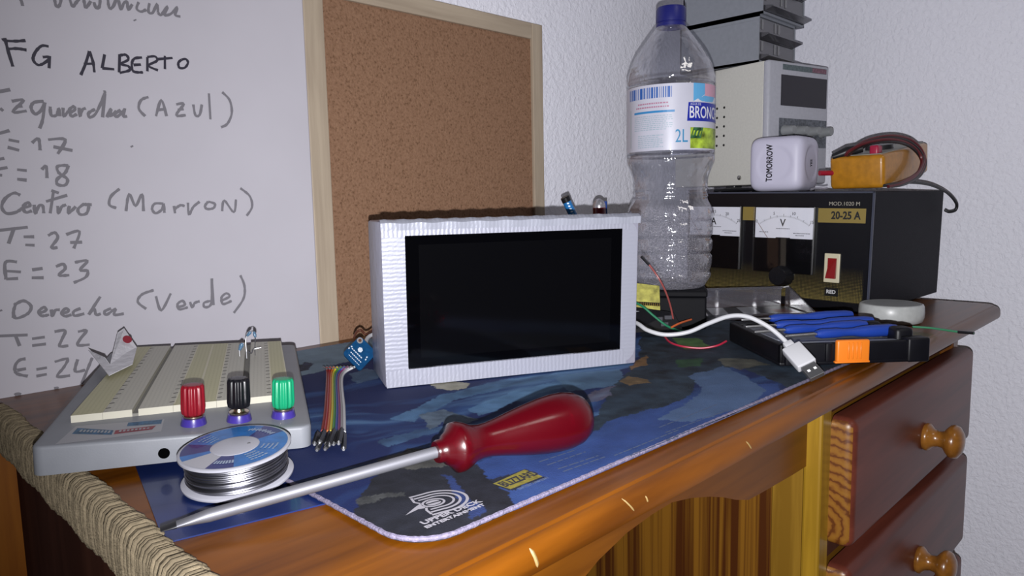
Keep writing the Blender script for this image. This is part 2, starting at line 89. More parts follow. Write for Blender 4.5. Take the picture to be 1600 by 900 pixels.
def clear(name, tint=(0.9, 0.91, 0.93), gloss=0.12, rough=0.05, frost=0.0, bump=None, low=None):
    """thin clear plastic sheet: mostly see-through, some mirror, a little haze"""
    m = bpy.data.materials.new(name); m.use_nodes = True; nt = m.node_tree; nt.nodes.remove(nt.nodes['Principled BSDF'])
    out = nt.nodes['Material Output']
    tr = N(nt, 'ShaderNodeBsdfTransparent'); tr.inputs[0].default_value = (*tint, 1)
    gl = N(nt, 'ShaderNodeBsdfGlossy'); gl.inputs['Roughness'].default_value = rough; gl.inputs[0].default_value = (1, 1, 1, 1)
    lw = N(nt, 'ShaderNodeLayerWeight'); lw.inputs[0].default_value = 0.3
    mr = N(nt, 'ShaderNodeMapRange'); mr.inputs['To Min'].default_value = gloss * 0.5; mr.inputs['To Max'].default_value = min(0.9, gloss * 4)
    nt.links.new(lw.outputs['Facing'], mr.inputs[0])
    mx = N(nt, 'ShaderNodeMixShader'); nt.links.new(mr.outputs[0], mx.inputs[0]); nt.links.new(tr.outputs[0], mx.inputs[1]); nt.links.new(gl.outputs[0], mx.inputs[2])
    last = mx
    if bump:
        c = coords(nt, bump[2] if len(bump) > 2 else (1, 1, 1)); n = N(nt, 'ShaderNodeTexNoise'); n.inputs['Scale'].default_value = bump[0]; n.inputs['Detail'].default_value = 2
        nt.links.new(c.outputs[0], n.inputs[0]); bp = N(nt, 'ShaderNodeBump'); bp.inputs['Distance'].default_value = bump[1]
        nt.links.new(n.outputs[0], bp.inputs['Height']); nt.links.new(bp.outputs[0], gl.inputs['Normal']); nt.links.new(bp.outputs[0], lw.inputs['Normal'])
    if frost or low:
        df = N(nt, 'ShaderNodeBsdfDiffuse'); df.inputs[0].default_value = (0.55, 0.53, 0.60, 1)
        m2 = N(nt, 'ShaderNodeMixShader'); m2.inputs[0].default_value = frost
        nt.links.new(mx.outputs[0], m2.inputs[1]); nt.links.new(df.outputs[0], m2.inputs[2]); last = m2
        if low:   # tiny condensation drops on the inside below a given height
            c = coords(nt); sx = N(nt, 'ShaderNodeSeparateXYZ'); nt.links.new(c.outputs[0], sx.inputs[0])
            h = N(nt, 'ShaderNodeMapRange'); h.inputs['From Min'].default_value = low[0]; h.inputs['From Max'].default_value = low[0] - 0.006
            nt.links.new(sx.outputs[2], h.inputs[0])
            n = N(nt, 'ShaderNodeTexNoise'); n.inputs['Scale'].default_value = 900; n.inputs['Detail'].default_value = 2; nt.links.new(c.outputs[0], n.inputs[0])
            r = ramp(nt, [(0.47, (0, 0, 0)), (0.62, (1, 1, 1))]); nt.links.new(n.outputs[0], r.inputs[0])
            m3 = N(nt, 'ShaderNodeMath', operation='MULTIPLY'); nt.links.new(h.outputs[0], m3.inputs[0]); nt.links.new(r.outputs[0], m3.inputs[1])
            m4 = N(nt, 'ShaderNodeMath', operation='MULTIPLY_ADD'); nt.links.new(m3.outputs[0], m4.inputs[0]); m4.inputs[1].default_value = low[1]; m4.inputs[2].default_value = frost
            nt.links.new(m4.outputs[0], m2.inputs[0])
    nt.links.new(last.outputs[0], out.inputs[0])
    return m
MATS = {}
def flat(col, rough=0.5, **kw):
    k = (tuple(round(c, 3) for c in col), rough, tuple(sorted(kw.items())))
    if k not in MATS: MATS[k] = pm('plain_%d' % len(MATS), col, rough, **kw)
    return MATS[k]

# ------------------------------------------------------------------ mesh helpers
class MB:
    def __init__(s): s.v = []; s.f = []; s.mi = []
    def add(s, vs, fs, mi=0):
        k = len(s.v); s.v += [tuple(v) for v in vs]; s.f += [tuple(i + k for i in f) for f in fs]; s.mi += [mi] * len(fs); return s
    def box(s, lo, hi, M=None, mi=0):
        vs = [Vector((x, y, z)) for z in (lo[2], hi[2]) for y in (lo[1], hi[1]) for x in (lo[0], hi[0])]
        if M: vs = [M @ v for v in vs]
        return s.add(vs, [(0, 2, 3, 1), (4, 5, 7, 6), (0, 1, 5, 4), (2, 6, 7, 3), (0, 4, 6, 2), (1, 3, 7, 5)], mi)
    def rbox(s, lo, hi, bev, seg=3, M=None, mi=0):
        bm = bmesh.new(); bmesh.ops.create_cube(bm, size=1)
        for v in bm.verts:
            v.co = Vector([lo[i] + (v.co[i] + .5) * (hi[i] - lo[i]) for i in range(3)])
        if bev > 0: bmesh.ops.bevel(bm, geom=bm.edges[:], offset=bev, segments=seg, profile=0.5, affect='EDGES')
        return s.bm(bm, M, mi)
    def bm(s, bm, M=None, mi=0):
        bm.verts.index_update()
        vs = [(M @ v.co) if M else v.co.copy() for v in bm.verts]; fs = [[v.index for v in f.verts] for f in bm.faces]
        bm.free(); return s.add(vs, fs, mi)
    def lathe(s, prof, seg=32, M=None, cap=True, mi=0):
        vs = []; fs = []; n = len(prof)
        for r, z in prof:
            for k in range(seg):
                a = 2 * PI * k / seg; vs.append(Vector((r * math.cos(a), r * math.sin(a), z)))
        for i in range(n - 1):
            for k in range(seg):
                k2 = (k + 1) % seg; fs.append((i * seg + k, i * seg + k2, (i + 1) * seg + k2, (i + 1) * seg + k))
        if cap:
            fs.append(tuple(reversed(range(seg)))); fs.append(tuple(range((n - 1) * seg, n * seg)))
        if M: vs = [M @ v for v in vs]
        return s.add(vs, fs, mi)
    def tube(s, pts, r, seg=8, closed=False, cap=True, mi=0):
        P = [Vector(p) for p in pts]; n = len(P); T = []
        for i in range(n):
            a = P[(i - 1) % n] if (closed or i > 0) else P[i]; b = P[(i + 1) % n] if (closed or i < n - 1) else P[i]
            T.append((b - a).normalized())
        up = Vector((0, 0, 1)) if abs(T[0].z) < 0.9 else Vector((1, 0, 0)); nn = T[0].cross(up).normalized(); vs = []; fs = []
        for i in range(n):
            nn = (nn - T[i] * nn.dot(T[i])).normalized(); bb = T[i].cross(nn); rr = r[i] if hasattr(r, '__len__') else r
            for k in range(seg):
                a = 2 * PI * k / seg; vs.append(P[i] + (nn * math.cos(a) + bb * math.sin(a)) * rr)
        for i in range(n if closed else n - 1):
            j = (i + 1) % n
            for k in range(seg):
                k2 = (k + 1) % seg; fs.append((i * seg + k, i * seg + k2, j * seg + k2, j * seg + k))
        if cap and not closed:
            fs.append(tuple(reversed(range(seg)))); fs.append(tuple(range((n - 1) * seg, n * seg)))
        return s.add(vs, fs, mi)
    def prism(s, poly, a, b, mi=0):
        """poly: 2-D list; a, b: functions mapping (u, v) to the two end faces"""
        n = len(poly); vs = [a(*p) for p in poly] + [b(*p) for p in poly]
        fs = [tuple(reversed(range(n))), tuple(range(n, 2 * n))] + [(i, (i + 1) % n, n + (i + 1) % n, n + i) for i in range(n)]
        return s.add(vs, fs, mi)
    def plate(s, pts, th):
        P = [Vector(p) for p in pts]; nrm = (P[1] - P[0]).cross(P[2] - P[0]).normalized() * (th / 2); n = len(P)
        return s.add([p - nrm for p in P] + [p + nrm for p in P], [tuple(reversed(range(n))), tuple(range(n, 2 * n))] + [(i, (i + 1) % n, n + (i + 1) % n, n + i) for i in range(n)])
def smooth_path(pts, sub=6):
    P = [Vector(p) for p in pts]; out = []
    for i in range(len(P) - 1):
        p0 = P[max(i - 1, 0)]; p1 = P[i]; p2 = P[i + 1]; p3 = P[min(i + 2, len(P) - 1)]
        for k in range(sub):
            t = k / sub
            out.append(0.5 * ((2 * p1) + (p2 - p0) * t + (2 * p0 - 5 * p1 + 4 * p2 - p3) * t * t + (3 * p1 - p0 - 3 * p2 + p3) * t ** 3))
    out.append(P[-1]); return out
def link(name, mb, mats, parent=None, world=False, smooth=False, angle=40, label=None):
    me = bpy.data.meshes.new(name); vs = mb.v
    if world and parent:
        inv = parent.matrix_basis.inverted()
        if parent.parent: inv = (parent.parent.matrix_basis @ parent.matrix_basis).inverted()
        vs = [tuple(inv @ Vector(v)) for v in vs]
    me.from_pydata([tuple(v) for v in vs], [], mb.f); me.update()
    if not isinstance(mats, (list, tuple)): mats = [mats]
    for m in mats: me.materials.append(m)
    if len(mats) > 1: me.polygons.foreach_set('material_index', mb.mi)
    bm = bmesh.new(); bm.from_mesh(me); bmesh.ops.recalc_face_normals(bm, faces=bm.faces); bm.to_mesh(me); bm.free()
    if smooth:
        me.polygons.foreach_set('use_smooth', [True] * len(me.polygons))
        me.set_sharp_from_angle(angle=math.radians(angle))
    o = bpy.data.objects.new(name, me); COL.objects.link(o)
    if parent: o.parent = parent
    if label: o['label'] = label
    return o
def thing(name, label, cat, loc=(0, 0, 0), rot=None, group=None):
    o = bpy.data.objects.new(name, None); COL.objects.link(o); o.empty_display_size = 0.02
    o.matrix_basis = Matrix.Translation(loc) @ (rot.to_4x4() if rot else Matrix.Identity(4))
    tag(o, label, cat, group); return o
def tag(o, label, cat, group=None):
    o['label'] = label; o['category'] = cat
    if group: o['group'] = group
    return o
def struct(o): o['kind'] = 'structure'; return o
def rz(a): return Matrix.Rotation(a, 3, 'Z')
def rx(a): return Matrix.Rotation(a, 3, 'X')
def ry(a): return Matrix.Rotation(a, 3, 'Y')
def frame(origin, X, Y):
    X = Vector(X).normalized(); Z = X.cross(Vector(Y)).normalized(); Y = Z.cross(X)
    return Matrix(((X[0], Y[0], Z[0], origin[0]), (X[1], Y[1], Z[1], origin[1]), (X[2], Y[2], Z[2], origin[2]), (0, 0, 0, 1)))
def text_mb(body, size, sx=1.0, extrude=0.00015, bold=0.0, align='CENTER', res=3):
    cu = bpy.data.curves.new('t', 'FONT'); cu.body = body; cu.size = size; cu.align_x = align; cu.align_y = 'CENTER'; cu.extrude = extrude; cu.resolution_u = res; cu.offset = bold
    ob = bpy.data.objects.new('t', cu); COL.objects.link(ob); bpy.context.view_layer.update()
    me = bpy.data.meshes.new_from_object(ob.evaluated_get(bpy.context.evaluated_depsgraph_get()))
    mb = MB(); mb.add([(v.co.x * sx, v.co.y, v.co.z) for v in me.vertices], [tuple(p.vertices) for p in me.polygons])
    bpy.data.objects.remove(ob); bpy.data.curves.remove(cu); bpy.data.meshes.remove(me); return mb
def text(name, body, size, M, mat, parent, **kw):
    mb = text_mb(body, size, **kw); mb.v = [tuple(M @ Vector(v)) for v in mb.v]
    return link(name, mb, mat, parent)

# ------------------------------------------------------------------ the setting
def plaster():
    m, nt, b = nodes('stippled_plaster'); b.inputs['Base Color'].default_value = (0.86, 0.86, 0.955, 1); b.inputs['Roughness'].default_value = 0.75
    c = coords(nt); n = N(nt, 'ShaderNodeTexNoise'); n.inputs['Scale'].default_value = 150; n.inputs['Detail'].default_value = 4; n.inputs['Roughness'].default_value = 0.55; n.inputs['Distortion'].default_value = 0.4
    nt.links.new(c.outputs[0], n.inputs[0]); bp = N(nt, 'ShaderNodeBump'); bp.inputs['Distance'].default_value = 0.0028; bp.inputs['Strength'].default_value = 0.9
    nt.links.new(n.outputs[0], bp.inputs['Height']); nt.links.new(bp.outputs[0], b.inputs['Normal']); return m
PL = plaster()
struct(link('wall_back', MB().box((-1.2, .716, 0), (1.40, .80, 2.5)), PL))
struct(link('wall_right', MB().box((1.285, -2.2, 0), (1.37, .716, 2.5)), PL))
struct(link('floor', MB().box((-1.2, -2.2, -.05), (1.285, .716, 0)), wood('floor_wood', (.10, .05, .025), (.2, .11, .05), (3, 12, 3))))

# ------------------------------------------------------------------ whiteboard with handwriting
wbm = pm('whiteboard_face', (.51, .49, .54), 0.42, spec=.3, var=(9, .03))
wb = thing('whiteboard', 'white writing board covered in grey handwritten pin notes, left of the cork board', 'whiteboard', (-.30, .70, .75))
link('panel', MB().rbox((-.45, .6985, .7335), (.4035, .7145, 1.45), .0015, 2), wbm, wb, world=True)
marks = [pm('faded_marker', (.185, .176, .20), .6), pm('black_marker', (.028, .025, .042), .5)]
for li, line in enumerate(HANDWRITING):
    mb = MB(); wd = 0.00125 if li != 1 else 0.00115
    for si, pl in enumerate(line):
        yo = .69835 - .000025 * si
        P = smooth_path([(x, 0, z) for x, z in pl], 5) if len(pl) > 2 else [Vector((x, 0, z)) for x, z in pl]
        vs = []
        for i, p in enumerate(P):
            t = (P[min(i + 1, len(P) - 1)] - P[max(i - 1, 0)]).normalized(); nrm = Vector((-t.z, 0, t.x)); ww = wd * (0.8 + 0.35 * random.random())
            yy = yo - .0000012 * i
            vs += [(p.x + nrm.x * ww, yy, p.z + nrm.z * ww), (p.x - nrm.x * ww, yy, p.z - nrm.z * ww)]
        n = len(P)
        mb.add(vs, [(2 * i, 2 * i + 1, 2 * i + 3, 2 * i + 2) for i in range(n - 1)])
    link('handwriting', mb, marks[1 if li == 1 else 0], wb, world=True, label='black handwritten line' if li == 1 else None)

# ------------------------------------------------------------------ cork board
def cork():
    m, nt, b = nodes('cork'); b.inputs['Roughness'].default_value = 0.9; b.inputs['Specular IOR Level'].default_value = .15
    c = coords(nt); n = N(nt, 'ShaderNodeTexNoise'); n.inputs['Scale'].default_value = 420; n.inputs['Detail'].default_value = 4; nt.links.new(c.outputs[0], n.inputs[0])
    r = ramp(nt, [(.28, (.13, .068, .038)), (.42, (.235, .13, .078)), (.60, (.268, .152, .094)), (.76, (.30, .175, .105))]); nt.links.new(n.outputs[0], r.inputs[0]); nt.links.new(r.outputs[0], b.inputs[0])
    bp = N(nt, 'ShaderNodeBump'); bp.inputs['Distance'].default_value = .001; nt.links.new(n.outputs[0], bp.inputs['Height']); nt.links.new(bp.outputs[0], b.inputs['Normal']); return m
cb = thing('cork_board', 'cork notice board in a pale pine frame, behind the silver display box', 'notice board', (.59, .708, .70))
link('cork_panel', MB().box((.42, .7045, .62), (.76, .7155, 1.13)), cork(), cb, world=True)
pine_v = wood('pale_pine_upright', (.34, .27, .20), (.44, .36, .27), (60, 60, 4), rough=.55, coat=0)
pine_h = wood('pale_pine_rail', (.34, .27, .20), (.44, .36, .27), (4, 60, 60), rough=.55, coat=0)
link('frame_rail', MB().rbox((.4040, .700, .62), (.4280, .7155, 1.143), .0012, 2), pine_v, cb, world=True)
link('frame_rail', MB().rbox((.7526, .700, .62), (.7733, .7155, 1.143), .0012, 2), pine_v, cb, world=True)
link('frame_rail', MB().rbox((.4280, .7003, 1.1218), (.7526, .7155, 1.143), .0012, 2), pine_h, cb, world=True)

# ------------------------------------------------------------------ desk
w_top = wood('honey_pine_top', (.068, .019, .0008), (.145, .044, .0018), (3.0, 40, 40), rough=.36, coat=.16, spec=.2)
w_front = wood('honey_pine_front', (.080, .024, .0015), (.145, .047, .003), (3.0, 40, 40), rough=.34, coat=.15, spec=.25)
w_dark = wood('dark_pine_side', (.05, .018, .012), (.075, .028, .018), (30, 30, 3), rough=.8, coat=0, spec=.02)
w_drawer = wood('drawer_pine', (.075, .017, .010), (.125, .030, .018), (3.0, 40, 34), rough=.42, coat=.08, spec=.25)
w_stripe = wood('striped_pine', (.05, .013, .002), (.17, .072, .007), (1, 80, 0.8), rough=.45, coat=.1, lo=.42, hi=.58, spec=.25)
w_post = wood('yellow_pine_post', (.22, .12, .008), (.32, .18, .014), (60, 60, 4), rough=.4, coat=.3)
w_knob = wood('knob_pine', (.15, .055, .008), (.24, .095, .015), (30, 60, 60), rough=.3, coat=.4)
w_leg = wood('orange_pine', (.17, .05, .004), (.24, .08, .007), (60, 60, 5), rough=.4, coat=.3)
def ringwood():
    m, nt, b = nodes('pine_end_grain'); c = coords(nt)
    mp = c; mp.inputs['Location'].default_value = (0, .203, -.592)
    wv = N(nt, 'ShaderNodeTexWave', wave_type='RINGS', rings_direction='X'); wv.inputs['Scale'].default_value = 38; wv.inputs['Distortion'].default_value = 3.0; wv.inputs['Detail'].default_value = 2; wv.inputs['Detail Scale'].default_value = 4
    nt.links.new(mp.outputs[0], wv.inputs[0]); r = ramp(nt, [(.0, (.20, .085, .011)), (.72, (.165, .062, .009)), (.96, (.085, .024, .004))]); nt.links.new(wv.outputs[0], r.inputs[0]); nt.links.new(r.outputs[0], b.inputs[0])
    b.inputs['Roughness'].default_value = .4; return m
w_end = ringwood()
desk = thing('desk', 'honey coloured pine desk with turned knob drawers and a rope wound along its left edge', 'desk', (.64, .46, 0))
# top: rounded plan corner at the right front, rounded edges
plan = [(.1105, .698), (.1105, .2105)]
plan += [(1.1535 - .022 + .022 * math.cos(a), .2105 + .022 + .022 * math.sin(a)) for a in [(-PI / 2 + i * PI / 16) for i in range(9)]] + [(1.1535, .698)]
def outline(d):     # plan of the top, front and right edges drawn in by d
    r = max(.024 - d, .002)
    return [(.1105, .698), (.1105, .2102 + d)] + [(1.1537 - d - r + r * math.cos(a), .2102 + d + r + r * math.sin(a)) for a in [(-PI / 2 + i * PI / 20) for i in range(11)]] + [(1.1537 - d, .698)]
LIP = [(.0140, .7325), (.0035, .7326), (.0012, .7338), (.0002, .7360), (.0, .7390), (.0004, .7422), (.0016, .7452), (.0036, .7474), (.0058, .7484), (.0074, .7486), (.0078, .7492), (.0086, .7499), (.0100, .7500)]
mb = MB(); no = len(outline(0))
for d, z in LIP: mb.v += [(x, y, z) for x, y in outline(d)]
for i in range(len(LIP) - 1):
    for k in range(no): mb.f.append((i * no + k, i * no + (k + 1) % no, (i + 1) * no + (k + 1) % no, (i + 1) * no + k)); mb.mi.append(0)
mb.f += [tuple(reversed(range(no))), tuple(range((len(LIP) - 1) * no, len(LIP) * no))]; mb.mi += [0, 0]
link('desktop', mb, w_top, desk, world=True, smooth=True, angle=30)
glint_m = pm('pale_glint_dent', (.20, .135, .05), .6)  # pale marks on the lip: dents with their glints put into the colour
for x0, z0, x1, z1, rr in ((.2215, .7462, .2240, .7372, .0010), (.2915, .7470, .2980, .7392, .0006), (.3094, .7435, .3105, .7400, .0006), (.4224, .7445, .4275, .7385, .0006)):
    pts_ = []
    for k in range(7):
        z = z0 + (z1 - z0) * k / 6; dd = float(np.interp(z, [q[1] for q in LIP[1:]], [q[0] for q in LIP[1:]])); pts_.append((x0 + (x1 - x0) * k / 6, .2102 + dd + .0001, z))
    link('glint_dent_mark', MB().tube(pts_, [rr * .3, rr, rr, rr, rr, rr, rr * .3], 6), glint_m, desk, world=True, smooth=True)
link('side_panel', MB().rbox((.1125, .232, .0), (.132, .671, .7325), .002, 2), w_dark, desk, world=True)
link('rear_leg', MB().rbox((.0885, .6715, .0), (.140, .6965, .7300), .003, 2), w_leg, desk, world=True, label='orange rear leg')
ap = [(.645, .7325)] + [tuple(p) for p in APRON] + [(.24, .665), (.18, .64), (.132, .60), (.132, .7325)]
link('apron', MB().prism(ap, lambda u, v: (u, .2635, v), lambda u, v: (u, .2815, v)), w_front, desk, world=True, label='scalloped front apron')
link('cabinet', MB().box((.648, .268, .04), (1.10, .68, .7325)), w_stripe, desk, world=True, label='striped pine drawer cabinet')
link('cabinet_post', MB().rbox((.645, .250, .0), (.668, .2665, .7325), .0025, 2), w_post, desk, world=True, label='yellow pine front post')
link('cabinet_stile', MB().rbox((.6452, .2666, .04), (.668, .296, .7325), .001, 1), wood('olive_pine', (.15, .075, .007), (.23, .125, .014), (60, 60, 4), rough=.45, coat=.1, spec=.25), desk, world=True)
link('cabinet_post', MB().rbox((1.075, .250, .0), (1.10, .2665, .7325), .0025, 2), w_front, desk, world=True)
link('drawer_rail', MB().box((.668, .252, .70), (1.075, .268, .7325)).box((.668, .252, .5585), (1.075, .268, .5695)).box((.668, .252, .4145), (1.075, .268, .4255)), w_dark, desk, world=True)
def knob_prof(): return [(.0, 0), (.0145, 0), (.0155, .002), (.0155, .0045), (.0135, .0065), (.0105, .009), (.0085, .014), (.0095, .019), (.014, .022), (.0178, .0255), (.0188, .029), (.0172, .0335), (.011, .0375), (.004, .039), (0, .0391)]
for k, (z0, z1) in enumerate([(.573, .6975), (.4295, .5535), (.287, .411)]):
    bm = bmesh.new(); bmesh.ops.create_cube(bm, size=1)
    lo = (.6655, .2285, z0); hi = (1.0915, .2500, z1)
    for v in bm.verts: v.co = Vector([lo[i] + (v.co[i] + .5) * (hi[i] - lo[i]) for i in range(3)])
    bmesh.ops.bevel(bm, geom=[e for e in bm.edges if all(v.co.y < .24 for v in e.verts) or (abs(e.verts[0].co.y - e.verts[1].co.y) > .01)], offset=.0095, segments=6, profile=.5, affect='EDGES')
    bm.normal_update(); mi = [1 if fc.normal.x < -.75 else 0 for fc in bm.faces]
    mb = MB().bm(bm); mb.mi = mi
    d = link('drawer', mb, [w_drawer, w_end], desk, world=True, smooth=True, angle=35)
    zc = (z0 + z1) / 2 - .006
    Mk = frame((.8825 - .004 * k, .2286, zc), (1, 0, 0), (0, 0, 1))
    kb = MB().lathe(knob_prof(), 28, Mk)
    link('knob', kb, w_knob, d, world=True, smooth=True, angle=60)
# rope wound round the left edge
mb = MB(); pts = []; turns = 139; pitch = .0033; npt = 14
for i in range(turns * npt + 1):
    a = 2 * PI * i / npt; k = i // npt
    jit = math.sin(k * 1.7) * .0004 + math.sin(k * .31) * .0005
    ca, sa = math.cos(a), math.sin(a); e = .62
    x = .1045 + (math.copysign(abs(ca) ** e, ca)) * (.0066 + jit); z = .7375 + (math.copysign(abs(sa) ** e, sa)) * (.0152 + jit * 1.3)
    pts.append((x, .205 + pitch * i / npt + math.sin(k * 2.3) * .0004, z))
mb.tube(pts, .00175, 6)
rope_m = pm('sisal_rope', (.165, .132, .086), .85, bump=(900, .0006), var=(160, .28), spec=.2)
link('rope_wrapping', mb, rope_m, desk, world=True, smooth=True, angle=80, label='pale rope wound tightly round the desk edge')

# ------------------------------------------------------------------ blue sheet and printed desk mat
MZ = .754
e1 = Vector((.977, -.213, 0)); e2 = Vector((.213, .977, 0)); o0 = Vector((.1076, .331, 0))
fold = MB()
c4 = [o0, o0 + e1 * .24, o0 + e1 * .24 + e2 * .17, o0 + e2 * .17]
fold.add([(p.x, p.y, .7501) for p in c4] + [(p.x, p.y, .7508) for p in c4], [(3, 2, 1, 0), (4, 5, 6, 7), (0, 1, 5, 4), (1, 2, 6, 5), (2, 3, 7, 6), (3, 0, 4, 7)])
tag(link('plastic_sheet', fold, pm('blue_plastic', (.006, .016, .085), .35, var=(30, .25), coat=.2)), 'plain dark blue plastic sheet under the solder spool and printed mat', 'sheet')

def in_poly(X, Y, P):
    r = np.zeros(X.shape, bool); n = len(P); j = n - 1
    for i in range(n):
        xi, yi = P[i]; xj, yj = P[j]
        c = ((yi > Y) != (yj > Y)) & (X < (xj - xi) * (Y - yi) / (yj - yi + 1e-12) + xi); r ^= c; j = i
    return r
def vnoise(x, y, seed):
    xi = np.floor(x).astype(int); yi = np.floor(y).astype(int); fx = x - xi; fy = y - yi; fx = fx * fx * (3 - 2 * fx); fy = fy * fy * (3 - 2 * fy)
    def h(a, b):
        n = (a * 374761393 + b * 668265263 + seed * 974711) & 0x7fffffff; n = (n ^ (n >> 13)) * 1274126177 & 0x7fffffff
        return ((n ^ (n >> 16)) & 0xffff) / 65535.0
    return (h(xi, yi) * (1 - fx) + h(xi + 1, yi) * fx) * (1 - fy) + (h(xi, yi + 1) * (1 - fx) + h(xi + 1, yi + 1) * fx) * fy
def fbm(x, y, seed, o=4):
    s = 0; a = .5
    for i in range(o): s = s + a * vnoise(x * 2 ** i, y * 2 ** i, seed + i); a *= .5
    return s
mat_o = Vector((.178, .2385, 0)); mrot = -.0135
NX, NY = 520, 372; LX, LY = .610, .428; RC = .024
gx, gy = np.meshgrid(np.linspace(0, LX, NX), np.linspace(0, LY, NY), indexing='xy')
# round the corners
for cx, cy, sx, sy in ((RC, RC, -1, -1), (LX - RC, RC, 1, -1), (RC, LY - RC, -1, 1), (LX - RC, LY - RC, 1, 1)):
    dx = (gx - cx) * sx; dy = (gy - cy) * sy; k = (dx > 0) & (dy > 0); mxx = np.maximum(dx, dy); rr = np.sqrt(dx * dx + dy * dy) + 1e-9
    sc = np.where(k, mxx / rr, 1.0); gx = np.where(k, cx + (gx - cx) * sc, gx); gy = np.where(k, cy + (gy - cy) * sc, gy)
ca, sa = math.cos(mrot), math.sin(mrot)
WX = mat_o.x + gx * ca - gy * sa; WY = mat_o.y + gx * sa + gy * ca
def paint():
    wob = (fbm(WX * 70, WY * 70, 3) - .5) * .016 + (fbm(WX * 400, WY * 400, 13, 2) - .4) * .006; wob2 = (fbm(WX * 70, WY * 70, 9) - .5) * .016 + (fbm(WX * 400, WY * 400, 19, 2) - .4) * .006
    X, Y = WX + wob * .55, WY + wob2 * .55
    C = np.zeros((*WX.shape, 3)); C[:] = (.009, .020, .095)
    # long drifting streaks of a painted sea
    warp = (fbm(WX * 9, WY * 9, 21) - .5) * .12
    s1 = fbm(WX * 10 + 3, (WY + .35 * (WX - .3) + warp * .5) * 85, 31, 4); s2 = fbm(WX * 6, (WY - .1 * WX + warp) * 38, 51, 4)
    st = np.clip((s1 - .44) * 5, 0, 1) * np.clip((s2 - .42) * 6, 0, 1)
    hi = np.array((.16, .30, .47)); lo = np.array((.04, .105, .27))
    C += np.clip((s2 - .40) * 5, 0, 1)[..., None] * (lo - C) * .9
    C += st[..., None] * (hi - C) * .8
    def put(key, col, amt=1.0, noise=.35, seed=77, sc=120):
        k = in_poly(X, Y, ART[key]); n = (fbm(WX * sc, WY * sc, seed) - .5) * 2 * noise + 1
        c = np.array(col)[None, :] * n[k][:, None]; C[k] = C[k] * (1 - amt) + np.clip(c, 0, 1) * amt
    put('band_a', (.13, .27, .42), .55, .9, sc=60); put('band_b', (.14, .28, .43), .55, .9, sc=60); put('band_c', (.11, .23, .37), .5, .9, sc=60); put('band_d', (.13, .24, .35), .7, .5, sc=60); put('pink', (.19, .16, .18), .6, .5)
    put('pale', (.22, .30, .34), .9, .5, sc=40); put('pale_low', (.16, .24, .30), .5)
    put('eye', (.02, .022, .05), 1, 1.5, sc=200); put('shell', (.50, .46, .33), .9, .4)
    put('dark_right', (.022, .036, .05), .95, 1.1, sc=90); put('dark_low', (.025, .028, .045), .8, .6)
    put('sea_front', (.035, .075, .24), .9, .35, sc=60); put('light_patch', (.095, .155, .27), .9, .3, sc=50); put('sand', (.14, .13, .09), .8, .7)
    put('green', (.10, .20, .05), .9, .6); put('green_b', (.03, .09, .03), .8, .6); put('flag_a', (.24, .125, .05), 1, .5, sc=160); put('flag_b', (.21, .125, .05), .95, .6, sc=160)
    put('rock', (.017, .018, .026), 1, .6, sc=140); put('rocktan', (.10, .095, .08), .85, 1.0, sc=130); put('strap', (.075, .075, .07), .8, 1.0, sc=300); put('stripe_a', (.03, .055, .18), .8)
    put('stone', (.13, .17, .20), .8, .8, sc=150); put('badge', (.018, .018, .02), .9)
    return np.clip(C * np.array((.60, .62, .68)), 0, 1)
C = paint()
matt = thing('desk_mat', 'large printed cloth desk mat with a blue sea picture and pale stitched edge', 'mat', (mat_o.x, mat_o.y, .7509))
me = bpy.data.meshes.new('printed_cloth')
co = np.stack([WX - mat_o.x, WY - mat_o.y, np.full_like(WX, MZ - .7509)], -1).reshape(-1, 3)
idx = np.arange(NX * NY).reshape(NY, NX); fq = np.stack([idx[:-1, :-1], idx[:-1, 1:], idx[1:, 1:], idx[1:, :-1]], -1).reshape(-1, 4)
me.from_pydata(co.tolist(), [], fq.tolist()); me.update()
at = me.color_attributes.new('print', 'FLOAT_COLOR', 'POINT'); at.data.foreach_set('color', np.concatenate([C.reshape(-1, 3), np.ones((NX * NY, 1))], 1).astype(np.float32).ravel())
m, nt, b = nodes('printed_cloth'); a_ = N(nt, 'ShaderNodeVertexColor', layer_name='print'); nt.links.new(a_.outputs[0], b.inputs[0]); b.inputs['Roughness'].default_value = .75; b.inputs['Specular IOR Level'].default_value = .25
c_ = coords(nt); n_ = N(nt, 'ShaderNodeTexNoise'); n_.inputs['Scale'].default_value = 1500; nt.links.new(c_.outputs[0], n_.inputs[0]); bp_ = N(nt, 'ShaderNodeBump'); bp_.inputs['Distance'].default_value = .0003; nt.links.new(n_.outputs[0], bp_.inputs['Height']); nt.links.new(bp_.outputs[0], b.inputs['Normal'])
me.materials.append(m); po = bpy.data.objects.new('printed_cloth', me); COL.objects.link(po); po.parent = matt
sd = po.modifiers.new('thickness', 'SOLIDIFY'); sd.thickness = .0028; sd.offset = -1
